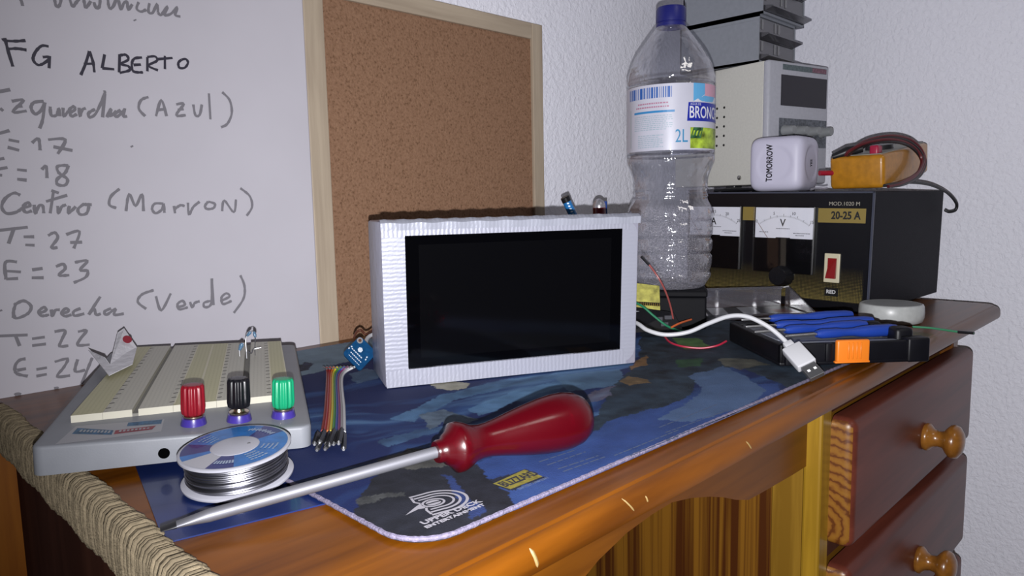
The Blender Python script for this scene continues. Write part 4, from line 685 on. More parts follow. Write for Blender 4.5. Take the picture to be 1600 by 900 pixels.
# ------------------------------------------------------------------ blue sensor board with brown lead
pc = [Vector(p) for p in Q['pcb']]; pc[2] = pc[1] + pc[3] - pc[0]
pb = thing('sensor_board', 'small square blue circuit board leaning beside the silver box', 'circuit board', tuple(pc[0]))
X = (pc[3] - pc[0]).normalized(); nrm = (pc[1] - pc[0]).cross(pc[3] - pc[0]).normalized(); nrm = nrm if nrm.dot(CAM_FWD) < 0 else -nrm
def rquad(P, cut):
    out = []
    for i in range(4):
        p, a, b2 = P[i], P[i - 1], P[(i + 1) % 4]; out += [p + (a - p).normalized() * cut, p + ((a - p).normalized() + (b2 - p).normalized()) * cut * .3, p + (b2 - p).normalized() * cut]
    return out
link('board', MB().plate(rquad(pc, .0028), .0016), pm('blue_solder_mask', (.004, .045, .125), .35, var=(300, .2)), pb, world=True)
def pq(u, v): return pc[0] + (pc[3] - pc[0]) * u + (pc[1] - pc[0]) * v + nrm * .0011
Xb = (pc[3] - pc[0]).normalized(); Yb = (pc[1] - pc[0]).normalized()
mb = MB(); cc = pq(.86, .86); vs = []
for r in (.0016, .0030):
    for k in range(20): a = 2 * PI * k / 20; vs.append(cc + Xb * r * math.cos(a) + Yb * r * math.sin(a))
mb.add(vs, [(k, (k + 1) % 20, 20 + (k + 1) % 20, 20 + k) for k in range(20)]); link('mounting_ring', mb, pm('plated_ring', (.45, .45, .46), .4, metal=.6), pb, world=True)
mb = MB(); cc = pq(.86, .86) ; mb.add([cc + Xb * .0016 * math.cos(a) + Yb * .0016 * math.sin(a) for a in [2 * PI * k / 20 for k in range(20)]], [tuple(range(20))]); link('mounting_hole', mb, flat((.09, .03, .015), .8), pb, world=True)
mb = MB(); cc = pq(.60, .58); mb.add([cc + Xb * .0026 * math.cos(a) + Yb * .0026 * math.sin(a) for a in [2 * PI * k / 6 for k in range(6)]], [tuple(range(6))])
def bar(u0, u1, v0, v1): mb.add([pq(u0, v0), pq(u1, v0), pq(u1, v1), pq(u0, v1)], [(0, 1, 2, 3)])
for k in range(6): bar(.10 + 0.0 * k + .11 * k * 0 + .33, .39 + .0, .30 + .10 * k, .37 + .10 * k)
for k in range(7): bar(.25, .29, .20 + .09 * k, .26 + .09 * k); bar(.13, .155, .18 + .09 * k, .24 + .09 * k)
for u, v in ((.45, .12), (.42, .9), (.30, .93), (.55, .15)): bar(u, u + .06, v, v + .05)
link('silk_print', mb, flat((.52, .56, .62), .5), pb, world=True)
link('wire', MB().tube(smooth_path(Q['pcb_wire']), .0011, 8), flat((.07, .022, .012), .45), pb, world=True, smooth=True, label='dark brown wire')

# ------------------------------------------------------------------ pen pot behind the box with two pens
pot_c = Vector((.682, .5275, MZ))
pot = thing('pen_pot', 'dark pen pot hidden behind the silver display box', 'pot', tuple(pot_c))
link('pot_wall', MB().lathe([(.0, 0), (.0255, 0), (.0262, .004), (.0262, .075), (.0247, .075), (.0243, .004), (0, .003)], 36, cap=False), flat((.02, .02, .025), .4), pot, smooth=True)
pa, pb2 = Vector(Q['pens'][0]), Vector(Q['pens'][1])
d = (pb2 - pa).normalized(); foot = pa + d * ((pa.z - (MZ + .019)) / -d.z * 1) if d.z else pa
pen = thing('blue_marker', 'blue pen with a black end sticking up behind the silver box', 'pen', tuple(foot))
link('barrel', MB().tube([foot, pa + d * .0045], .0050, 20), pm('blue_barrel', (.015, .14, .38), .25, coat=.5), pen, world=True, smooth=True)
link('end_cap', MB().tube([pa + d * .0048, pa - d * .0004, pa - d * .0012], [.0053, .0053, .0046], 20), flat((.008, .008, .01), .3), pen, world=True, smooth=True)
mb = MB()
for k in range(5): 
    q = pa + d * (.0075 + .0035 * k) + Vector((-.0036, -.0034, .0002)); mb.box((-.0012, -.0004, -.0008), (.0012, .0004, .0008), Matrix.Translation(q) @ Matrix.Rotation(PI / 4 * -1, 4, 'Z'))
link('barrel_print', mb, flat((.5, .6, .7), .4), pen, world=True)
qa, qb = Vector(Q['pens'][2]), Vector(Q['pens'][3]); d2 = (qb - qa).normalized(); foot2 = qa + d2 * ((qa.z - (MZ + .009)) / -d2.z)
rm = thing('red_marker', 'dark red marker with a rounded silver end sticking up behind the silver box', 'pen', tuple(foot2))
link('barrel', MB().tube([foot2, qa + d2 * .008], .0078, 24), pm('dark_red_barrel', (.13, .006, .012), .3, coat=.4), rm, world=True, smooth=True)
dome = [(qa + d2 * (.0085 - .0098 * math.sin(t)), .0079 * math.cos(t)) for t in [i * PI / 2 / 8 for i in range(9)]]
link('silver_dome', MB().tube([qa + d2 * .0095] + [q for q, r in dome], [.0079] + [max(r, .0003) for q, r in dome], 24), pm('silver_dome', (.45, .44, .48), .28, metal=.7), rm, world=True, smooth=True)
link('side_clip', MB().tube([qa + d2 * .002 + Vector((.0070, -.0042, 0)), qa + d2 * .02 + Vector((.0070, -.0042, 0))], .002, 8), flat((.02, .05, .22), .3), rm, world=True)

# ------------------------------------------------------------------ water bottle on a black box
BX = Vector((.7285, .4642, .7973)); vd = math.atan2(BX.y, BX.x)
sb = thing('storage_box', 'black plastic box under the water bottle, behind the silver display', 'box', (BX.x, BX.y, MZ + .0002), rz(vd))
dk = pm('black_box_plastic', (.003, .003, .0045), .6, var=(40, .2), spec=.12)
link('box_body', MB().rbox((-.040, -.0405, 0), (.042, .0385, .036), .002, 2), dk, sb); link('box_lid', MB().rbox((-.0412, -.0415, .0362), (.0432, .0395, .0428), .0015, 2), dk, sb)
BS = .967
bt = thing('water_bottle', 'empty clear two litre water bottle with a navy cap and paper label', 'bottle', tuple(BX), (rz(vd - PI / 2).to_4x4() @ Matrix.Scale(BS, 4)).to_3x3())   # local -Y looks back at the room
pv = [(.000, .006), (.016, .004), (.030, .0012), (.036, .0005), (.0405, .002), (.0445, .008), (.0478, .013), (.0485, .017), (.0470, .0195), (.0476, .023), (.0493, .030), (.0493, .038), (.0474, .0405), (.0474, .0425), (.0495, .046), (.0497, .056), (.0478, .059), (.0478, .061), (.0500, .065), (.0502, .075), (.0484, .078), (.0484, .080), (.0505, .084), (.0507, .090), (.0480, .097), (.0452, .102), (.0435, .106), (.0442, .109), (.0432, .112), (.0432, .115), (.0440, .118), (.0432, .121), (.0436, .126), (.0450, .133), (.0480, .141), (.0508, .148), (.0514, .153), (.0505, .158), (.0508, .161), (.0508, .233), (.0500, .236), (.0512, .240), (.0512, .246), (.0500, .250), (.0494, .2525), (.0465, .2610), (.0410, .2720), (.0340, .2820), (.0265, .2920), (.0200, .3005), (.0160, .3055), (.0150, .3080), (.0150, .3100)]
def refine(P, n=2):
    Q_ = smooth_path([(r, 0, z) for r, z in P], n); return [(max(q.x, 0), q.z) for q in Q_]
link('bottle_body', MB().lathe(refine(pv), 72, cap=False), clear('clear_bottle_plastic', (.87, .88, .91), .13, .07, frost=.07, bump=(60, .0035, (1, 1, .8)), low=(.100, .2)), bt, smooth=True, angle=180)
cap = MB(); sg = 96; prof = [(.0168, .3040), (.0172, .3045), (.0172, .3075), (.0163, .3080), (.0163, .3088), (.0174, .3095), (.0172, .3240), (.0160, .3262), (.0, .3266)]; vs = []
for r, z in prof:
    for k in range(sg): a = 2 * PI * k / sg; rr = r * (1 - (.02 * (k % 2) if .309 < z < .3235 else 0)); vs.append(Vector((rr * math.cos(a), rr * math.sin(a), z)))
cap.add(vs, [(i * sg + k, i * sg + (k + 1) % sg, (i + 1) * sg + (k + 1) % sg, (i + 1) * sg + k) for i in range(len(prof) - 1) for k in range(sg)])
link('bottle_cap', cap, pm('navy_cap', (.010, .012, .12), .4), bt, smooth=True, angle=35)
def cyl(u, z, r=.0510): a = u / .0510 - PI / 2; return (r * math.cos(a), r * math.sin(a), z)     # u: arc length from the middle of the near side, to the right
def patch(mb, u0, u1, z0, z1, r, skew=0, n=None):
    n = n or max(1, int(abs(u1 - u0) / .004)); vs = []
    for i in range(n + 1):
        u = u0 + (u1 - u0) * i / n; vs += [cyl(u, z0, r), cyl(u + skew, z1, r)]
    mb.add(vs, [(2 * i, 2 * i + 2, 2 * i + 3, 2 * i + 1) for i in range(n)]); return mb
ZB = .1605; ZT = .2335
lbm = pm('label_paper', (.46, .46, .54), .35, coat=.15, var=(40, .05))
lb_ = link('label', patch(MB(), -.080, .160 - .080 * 0, ZB, ZT, .05112), lbm, bt, smooth=True)
blu = flat((.02, .09, .33), .35); lbl = flat((.10, .25, .50), .35); nav = flat((.012, .022, .28), .35); sky = flat((.10, .33, .58), .35)
mb = MB(); u = -.0575; random.seed(4)
for wdt in (1, 2, 1, 3, 5, 2, 1, 2, 6, 3, 1, 2, 2, 4, 2, 3, 1, 1, 2, 2, 5, 1):
    patch(mb, u, u + wdt * .00062, .2185, .2305, .0513); u += wdt * .00062 + .0011 + .0004 * random.random()
link('barcode', mb, blu, lb_)
mb = MB(); patch(mb, -.0465, .0046, .2022, .2046, .0513); link('label_stripe', mb, flat((.03, .19, .42), .35), lb_)
mb = MB()
for r_i, z in enumerate((.2120, .2080)):
    u = -.040 - .003 * r_i
    while u < -.004: l = random.uniform(.0012, .0030); patch(mb, u, u + l, z, z + .0016, .0513, n=1); u += l + .0007
link('label_print', mb, flat((.36, .16, .24), .4), lb_)
mb = MB()
for k in range(17):
    z = .1985 - k * .00215; u = -.046 + (.006 if k > 9 else 0); ue = .001 - (.006 if k % 4 == 3 else 0) - (.010 if k > 9 else 0)
    if k in (8, 9): continue
    while u < ue: l = random.uniform(.0012, .0042); patch(mb, u, u + l, z, z + .0009, .0513, n=1); u += l + .0009
link('label_print', mb, flat((.28, .36, .42), .4), lb_)
mb = MB(); patch(mb, -.0555, -.0530, .1650, .2080, .0513); link('label_print', mb, flat((.36, .38, .42), .4), lb_)
RU = .0219
mb = MB(); patch(mb, RU + .004, .085, .2135, .2335, .0513); link('label_picture', mb, sky, lb_)
mb = MB()
vs = [cyl(RU + .004 + .0055 * i, .2135 + (0, .0030, .0050, .0085, .0065, .0100, .0120, .006, .009)[i], .0514) for i in range(9)] + [cyl(RU + .004 + .0055 * i, .2135, .0514) for i in range(8, -1, -1)]
mb.add(vs, [tuple(range(18))]); link('label_picture', mb, flat((.55, .55, .62), .4), lb_)
mb = MB(); patch(mb, RU + .020, .070, .2200, .2335, .0514); link('label_picture', mb, flat((.50, .27, .36), .4), lb_)
mb = MB(); patch(mb, RU - .0035, .090, .1920, .2125, .0515, skew=.0015); link('name_panel', mb, nav, lb_)
def ctext(body, size, u, z, mat_, sx=1.0, bold=0.0, r=.0517):
    mb = text_mb(body, size, sx=sx, bold=bold, align='LEFT', extrude=.00003); mb.v = [cyl(u + v[0], z + v[1], r + v[2]) for v in mb.v]; return link('label_lettering', mb, mat_, lb_)
ctext('BRONCHALES', .0185, RU - .0015, .2010, flat((.60, .60, .66), .35), sx=.66, bold=.0002)
ctext('AGUA DE', .0036, RU, .2103, flat((.5, .5, .6), .4), sx=.9)
ctext('2L', .0205, RU - .0170, .1750, flat((.03, .20, .38), .35), sx=.72)
mb = MB(); patch(mb, RU + .0005, .085, .1620, .1850, .0514); link('label_picture', mb, pm('leaf_print', (.24, .33, .03), .4, var=(90, .9)), lb_)
mb = MB(); patch(mb, RU + .0005, RU + .014, .1730, .1850, .0515, skew=.004); link('label_picture', mb, pm('leaf_print_dark', (.03, .10, .04), .4, var=(200, .7)), lb_)

# ------------------------------------------------------------------ electronics heap
yl = [Vector(p) for p in Q['yellow']]
yb = thing('yellow_board', 'yellow circuit board with gold pins leaning on the black box', 'circuit board', tuple(yl[3]))
link('board', MB().plate(yl, .0016), pm('yellow_mask', (.30, .28, .06), .4, var=(160, .45)), yb, world=True)
mb = MB(); a = yl[3] * .36 + yl[0] * .64; b2 = yl[2] * .46 + yl[1] * .54; nv = -CAM_FWD
a = yl[0] * .5 + yl[3] * .5; b2 = yl[1] * .5 + yl[2] * .5
link('header_strip', MB().tube([a + nv * .0016, b2 + nv * .0016], .0018, 4), blk, yb, world=True)
mb = MB()
for k in range(16): q = a + (b2 - a) * (k + .5) / 16; mb.tube([q + nv * .003 + Vector((0, 0, .001)), q + nv * .0045 + Vector((0, 0, -.002))], .0005, 5)
link('header_pins', mb, pm('gold_pin', (.8, .6, .2), .3, metal=1), yb, world=True)
bl = [Vector(p) for p in Q['black']]
bk = thing('black_board', 'black circuit board with white silkscreen bars leaning right of the silver box', 'circuit board', tuple(bl[3]))
link('board', MB().plate(bl, .0016), pm('black_mask', (.004, .004, .006), .4), bk, world=True)
nb = (bl[1] - bl[0]).cross(bl[2] - bl[0]).normalized(); nb = nb if nb.dot(CAM_FWD) < 0 else -nb
def bq2(u, v, e=.0012): return bl[0] * (1 - u) * (1 - v) + bl[1] * u * (1 - v) + bl[2] * u * v + bl[3] * (1 - u) * v + nb * e
mb = MB()
for u0, u1, v0, v1 in ((.1, .38, .16, .27), (.1, .42, .38, .48), (.1, .48, .66, .76), (.55, .62, .25, .32), (.72, .78, .5, .6), (.55, .9, .28, .31)): mb.add([bq2(u0, v0), bq2(u1, v0), bq2(u1, v1), bq2(u0, v1)], [(0, 1, 2, 3)])
link('silk_print', mb, flat((.45, .46, .5), .5), bk, world=True)
mb = MB()
for u, v in ((.62, .45), (.82, .35), (.7, .7)):
    c = bq2(u, v, .002); mb.rbox((-.004, -.0022, -.0022), (.004, .0022, .0022), .0003, 1, Matrix.Translation(c) @ Matrix.Rotation(-.8, 4, 'Z'))
link('chip', mb, flat((.05, .05, .06), .3), bk, world=True)
def wire(name, label, pts, r, col, tips=False):
    t = thing(name, label, 'wire', tuple(pts[-1])); P = smooth_path(pts, 8)
    link('insulation', MB().tube(P, r, 8), flat(col, .4), t, world=True, smooth=True); return t, P
wire('green_wire', 'thin green wire curving down beside the right end of the silver box', Q['green_wire'], .0012, (.012, .15, .07))
wire('orange_wire', 'short orange wire beside the black circuit board', Q['orange_wire'], .0011, (.40, .08, .02))
wire('red_wire', 'red wire looping on the mat under the white cable', Q['red_wire'], .0010, (.30, .012, .035))
t, P = wire('jumper_lead', 'brownish red jumper wire with a black tip in front of the bottle base', Q['jumper'], .0010, (.26, .06, .055))
link('plug', MB().tube([P[0] - (P[1] - P[0]).normalized() * .004, P[7]], .0015, 6), blk, t, world=True)
t, P = wire('green_jumper', 'thin green jumper wire with a black plug poking over the right desk edge', [Vector(p) + Vector((0, 0, .001)) for p in Q['edge_wire']], .00115, (.04, .20, .10))
link('plug', MB().tube([P[-9], P[-1]], .0017, 6), blk, t, world=True)

# clear open tray of cards
e1 = Vector((.745, -.667, 0)); e2 = Vector((.667, .745, 0)); ct0 = Vector((.767, .437, MZ + .0003)); TW, TD = .134, .082
tm = Matrix(((e1.x, e2.x, 0, ct0.x), (e1.y, e2.y, 0, ct0.y), (0, 0, 1, ct0.z), (0, 0, 0, 1)))
tray = thing('clear_case', 'clear plastic hinged case behind the open screwdriver case', 'case', tuple(ct0), tm.to_3x3())
cp = clear('clear_case_plastic', (.80, .80, .82), .30, .08, frost=.07)
HB, HF = .029, .008
tr_ = MB()
tr_.rbox((0, 0, 0), (TW, TD, .0015), .0005, 1)
tr_.rbox((.004, TD - .002, .0015), (TW - .008, TD, HB), .0006, 2)
for x in (0.0, TW - .002): tr_.prism([(0, .0015), (TD, .0015), (TD, HB - .002), (TD - .010, HB), (.004, HF), (0, HF - .002)], lambda u, v, x=x: (x, u, v), lambda u, v, x=x: (x + .002, u, v))
tr_.rbox((.002, 0, .0015), (TW - .002, .002, HF - .001), .0005, 1)
tr_.box((.040, TD - .006, .002), (.0415, TD - .002, HB - .003)); tr_.box((.090, TD - .006, .002), (.0915, TD - .002, HB - .003)); tr_.rbox((-.002, TD - .003, HB - .003), (TW - .006, TD + .001, HB), .0005, 1)
link('case_shell', tr_, cp, tray)
link('hinge_lug', MB().rbox((.020, TD, .012), (.034, TD + .004, .022), .001, 1), cp, tray); link('hinge_lug', MB().rbox((.094, TD, .012), (.108, TD + .004, .022), .001, 1), cp, tray)
ins = MB(); ins.rbox((.004, .004, .0016), (TW - .005, TD - .004, .0034), .0004, 1); io = link('card_insert', ins, flat((.012, .012, .016), .35), tray)
mb = MB()
for u in (.012, .052): mb.add([(u, .006, .0036), (u + .020, .006, .0036), (u + .034, TD - .006, .0036), (u + .012, TD - .006, .0036)], [(0, 1, 2, 3)])
link('card_stripe', mb, flat((.33, .34, .37), .4), io)
mb = MB(); mb.add([(.100, .012, .0036), (.122, .014, .0036), (.118, .050, .0036), (.098, .050, .0036)], [(0, 1, 2, 3)]); link('card_stripe', mb, flat((.09, .012, .02), .4), io)

# ------------------------------------------------------------------ precision screwdriver case
k0, k1, k2 = [Vector(p) for p in Q['case']]
c1 = (k1 - k0); c1.z = 0; CL = c1.length; c1.normalize(); c2 = Vector((-c1.y, c1.x, 0)); CDp = (k2 - k0).dot(c2)
CDp = min(CDp, .118); skew_x = 0
cs = thing('screwdriver_case', 'open black tool case holding blue screwdrivers, at the front edge of the mat', 'tool case', (k0.x, k0.y, MZ + .0004), Matrix(((c1.x, c2.x, 0), (c1.y, c2.y, 0), (0, 0, 1))))
ck = pm('case_black', (.003, .003, .005), .45, var=(60, .2), spec=.3); cg = pm('case_grey_insert', (.15, .16, .19), .5, var=(60, .08))
tr_ = MB(); CH = .0195
tr_.rbox((0, 0, 0), (CL, CDp, .004), .0015, 2); tr_.rbox((0, 0, .002), (CL, .005, CH), .0018, 3); tr_.rbox((0, CDp - .005, .002), (CL, CDp, CH), .0018, 3)
tr_.rbox((0, 0, .002), (.006, CDp, CH), .0018, 3); tr_.rbox((CL - .006, 0, .002), (CL, CDp, CH), .0018, 3)
tr_.rbox((.004, -.0035, .001), (.016, .003, CH + .0006), .0015, 2); tr_.rbox((.040, -.0025, .003), (.046, .001, CH), .001, 2)
tr_.rbox((CL - .012, -.002, .0), (CL + .008, .012, CH + .002), .002, 3); tr_.rbox((CL - .016, .010, .006), (CL + .001, .026, CH + .009), .004, 3); tr_.rbox((CL - .016, .036, .006), (CL + .002, .050, CH + .007), .004, 3); tr_.rbox((CL - .014, .060, .006), (CL + .002, .074, CH + .006), .004, 3)
link('tray', tr_, ck, cs, smooth=True)
gi = MB(); gi.rbox((.006, .005, .004), (CL - .006, CDp - .005, .0155), .001, 1); gi.rbox((.018, .0035, .0155), (CL - .018, .011, .0195), .0012, 2); gi.rbox((.010, .030, .0155), (.014, CDp - .01, .0175), .0008, 1)
link('insert', gi, cg, cs, smooth=True)
lt = MB(); lo_x, hi_x = .048, .077
lt.rbox((lo_x, -.0062, .0025), (hi_x, -.0008, CH + .003), .0016, 3); lt.rbox((lo_x - .002, -.0068, .0025), (hi_x, -.003, .0045), .0008, 2)
for k in range(4): lt.rbox((lo_x + .009 + k * .0036, -.0072, .006), (lo_x + .0105 + k * .0036, -.0055, CH + .001), .0005, 1)
link('latch', lt, pm('orange_latch', (.62, .16, .012), .4), cs, smooth=True, label='bright orange latch')
hm = pm('blue_handle', (.008, .036, .25), .45, bump=(800, .0002))
driver_labels = ['rearmost blue precision screwdriver in the open tool case', 'second blue precision screwdriver from the back of the open tool case', 'third blue precision screwdriver from the back of the open tool case', 'frontmost blue precision screwdriver, just behind the orange latch']
for i, dv in enumerate(Q['drivers']):
    P = [Vector(p) for p in dv]; a, b2 = P[1], P[2]; d = (b2 - a); Ld = d.length; d.normalize(); lift = Vector((0, 0, .0015 + .0003 * i))
    t = thing('precision_screwdriver', driver_labels[i], 'screwdriver', tuple(a + lift), group='screwdrivers in the open tool case')
    s_ = [(.0030, 0), (.0044, .005), (.0044, .020), (.0036, .026), (.0036, Ld * .45), (.0050, Ld * .55), (.0056, Ld * .68), (.0056, Ld * .92), (.0045, Ld)]
    link('handle', MB().tube([a + d * z + lift for r, z in s_], [r for r, z in s_], 12), hm, t, world=True, smooth=True, angle=50)
    link('shaft', MB().tube([a - d * .030 + lift * .8, a - d * .028 + lift * .8, a + d * .004 + lift], [.0006, .0014, .0014], 10), pm('driver_steel_%s' % 'abcd'[i], (.33, .33, .34), .35, metal=.9), t, world=True, smooth=True)

# ------------------------------------------------------------------ white usb cable
uc = thing('usb_cable', 'white charging cable with a metal plug hanging over the mat edge', 'cable', tuple(Q['usb_plug'][2]))
wc = pm('white_cable', (.40, .40, .42), .4)
full = [Vector(p) for p in Q['white_tail']][:1] + [Vector((.40, .585, .775)), Vector((.46, .545, .775)), Vector((.53, .49, .78))] + [Vector(p) for p in Q['usb']]
link('cord', MB().tube(smooth_path(full, 8), .00195, 12), wc, uc, world=True, smooth=True)
g0, g1, g2 = [Vector(p) for p in Q['usb_plug']]; d = (g1 - g0).normalized(); face = -CAM_FWD; wv_ = d.cross(face).normalized(); up_ = wv_.cross(d).normalized()
up_ = up_ if up_.dot(face) > 0 else -up_
Mu = Matrix(((wv_.x, d.x, up_.x, g0.x), (wv_.y, d.y, up_.y, g0.y), (wv_.z, d.z, up_.z, g0.z), (0, 0, 0, 1)))
LP = (g1 - g0).length
link('strain_relief', MB().rbox((-.0040, -.0035, -.0030), (.0040, .0035, .0030), .0012, 2, Mu), wc, uc, world=True, smooth=True)
link('plug_housing', MB().rbox((-.0080, .0025, -.0038), (.0080, LP - .001, .0038), .0012, 3, Mu), wc, uc, world=True, smooth=True)
LM = LP + .0125
ms = link('plug_shell', MB().rbox((-.0060, LP - .0015, -.0022), (.0060, LM, .0022), .0003, 1, Mu), pm('plug_metal', (.30, .30, .31), .35, metal=.9), uc, world=True)
link('plug_window', MB().box((-.0038, LP + .0042, .0022), (-.0016, LP + .0064, .00235), Mu).box((.0016, LP + .0042, .0022), (.0038, LP + .0064, .00235), Mu), flat((.62, .62, .63), .5), ms, world=True)

# ------------------------------------------------------------------ grey puck
pk = thing('grey_puck', 'round grey plastic puck with a darker textured top, beside the black power supply', 'puck', (.9165, .2795, .7503))
link('puck_body', MB().lathe([(0, 0), (.030, 0), (.0335, .002), (.0350, .007), (.0352, .013), (.0345, .0195), (.0335, .0215), (.0315, .0222), (.030, .0216), (0, .0214)], 56, cap=False), pm('puck_grey', (.40, .41, .405), .35, coat=.2, var=(200, .06)), pk, smooth=True, angle=50)
link('puck_top', MB().lathe([(.0, .0216), (.0298, .0217), (.0295, .0221), (0, .0221)], 56, cap=False), pm('puck_top_grey', (.21, .215, .215), .7, bump=(900, .0006)), pk)

# ------------------------------------------------------------------ black linear power supply
pR = rz(-.0289) @ rx(.0181); PW, PD, PH = .265, .2652, .1521
ps = thing('power_supply', 'large black power supply with two white dial meters and a red switch', 'power supply', (.951, .3158, .752), pR)
link('cabinet', MB().rbox((0, 0, .0), (PD, PW, PH), .0012, 2), pm('black_textured_steel', (.003, .003, .0068), .6, spec=.15, bump=(1100, .0004), var=(500, .15)), ps)
def panel_mat():
    m, nt, b = nodes('dotted_gold_panel'); b.inputs['Roughness'].default_value = .3
    c = coords(nt); s_ = N(nt, 'ShaderNodeSeparateXYZ'); nt.links.new(c.outputs[0], s_.inputs[0])
    def lin(a, b2, k):
        n1 = N(nt, 'ShaderNodeMath', operation='MULTIPLY'); nt.links.new(s_.outputs[1], n1.inputs[0]); n1.inputs[1].default_value = a
        n2 = N(nt, 'ShaderNodeMath', operation='MULTIPLY_ADD'); nt.links.new(s_.outputs[2], n2.inputs[0]); n2.inputs[1].default_value = b2; nt.links.new(n1.outputs[0], n2.inputs[2])
        sn = N(nt, 'ShaderNodeMath', operation='SINE'); nt.links.new(n2.outputs[0], sn.inputs[0]); return sn
    w1 = lin(1700, 1700, 0); w2 = lin(1700, -1700, 0)
    pr_ = N(nt, 'ShaderNodeMath', operation='MULTIPLY'); nt.links.new(w1.outputs[0], pr_.inputs[0]); nt.links.new(w2.outputs[0], pr_.inputs[1])
    g = N(nt, 'ShaderNodeMapRange'); g.inputs['From Min'].default_value = .010; g.inputs['From Max'].default_value = .056; g.inputs['To Min'].default_value = -.05; g.inputs['To Max'].default_value = 1.0; nt.links.new(s_.outputs[2], g.inputs[0])
    gt = N(nt, 'ShaderNodeMath', operation='GREATER_THAN'); nt.links.new(pr_.outputs[0], gt.inputs[0]); nt.links.new(g.outputs[0], gt.inputs[1])
    lo_b = N(nt, 'ShaderNodeMath', operation='GREATER_THAN'); nt.links.new(s_.outputs[2], lo_b.inputs[0]); lo_b.inputs[1].default_value = .0113
    y_b = N(nt, 'ShaderNodeMath', operation='GREATER_THAN'); nt.links.new(s_.outputs[1], y_b.inputs[0]); y_b.inputs[1].default_value = .0085
    y_c = N(nt, 'ShaderNodeMath', operation='LESS_THAN'); nt.links.new(s_.outputs[1], y_c.inputs[0]); y_c.inputs[1].default_value = .256
    k1 = N(nt, 'ShaderNodeMath', operation='MULTIPLY'); nt.links.new(gt.outputs[0], k1.inputs[0]); nt.links.new(lo_b.outputs[0], k1.inputs[1])
    k2_ = N(nt, 'ShaderNodeMath', operation='MULTIPLY'); nt.links.new(k1.outputs[0], k2_.inputs[0]); nt.links.new(y_b.outputs[0], k2_.inputs[1])
    k3 = N(nt, 'ShaderNodeMath', operation='MULTIPLY'); nt.links.new(k2_.outputs[0], k3.inputs[0]); nt.links.new(y_c.outputs[0], k3.inputs[1])
    mix = N(nt, 'ShaderNodeMix', data_type='RGBA'); mix.inputs[6].default_value = (.003, .003, .005, 1); mix.inputs[7].default_value = (.21, .165, .05, 1); nt.links.new(k3.outputs[0], mix.inputs[0]); nt.links.new(mix.outputs[2], b.inputs[0]); return m
fp_ = link('front_panel', MB().box((-.0014, .0035, .0015), (0.0, PW - .003, PH - .0015)), panel_mat(), ps)
link('panel_trim', MB().box((-.0022, .0, .0), (.0, .0026, PH)).box((-.0022, .0, PH - .0022), (.0, PW, PH)), pm('trim_edge', (.05, .055, .08), .3), ps)
gold = pm('gold_plate', (.24, .175, .045), .45)
link('gold_label', MB().box((-.0018, .0095, .1125), (-.0013, .0690, .1308)), gold, ps); link('gold_label', MB().box((-.0018, .1565, .1130), (-.0013, .1755, .1315)), gold, ps)
Mf = lambda y, z, x=-.0020: frame((x, y, z), (0, -1, 0), (0, 0, 1))
ptx = flat((.01, .01, .012), .5); wtx = flat((.33, .31, .26), .5)
text('panel_lettering', '20-25 A', .0135, Mf(.0340, .1215), ptx, ps, sx=.82, bold=.0004)
text('panel_lettering', 'MOD.1020 M', .0068, Mf(.0365, .1365, -.0016), wtx, ps, sx=1.02)
meter_face = pm('meter_face', (.86, .87, .93), .35); dark_face = flat((.002, .002, .003), .35, spec=.25); scale_m = flat((.03, .03, .035), .5)
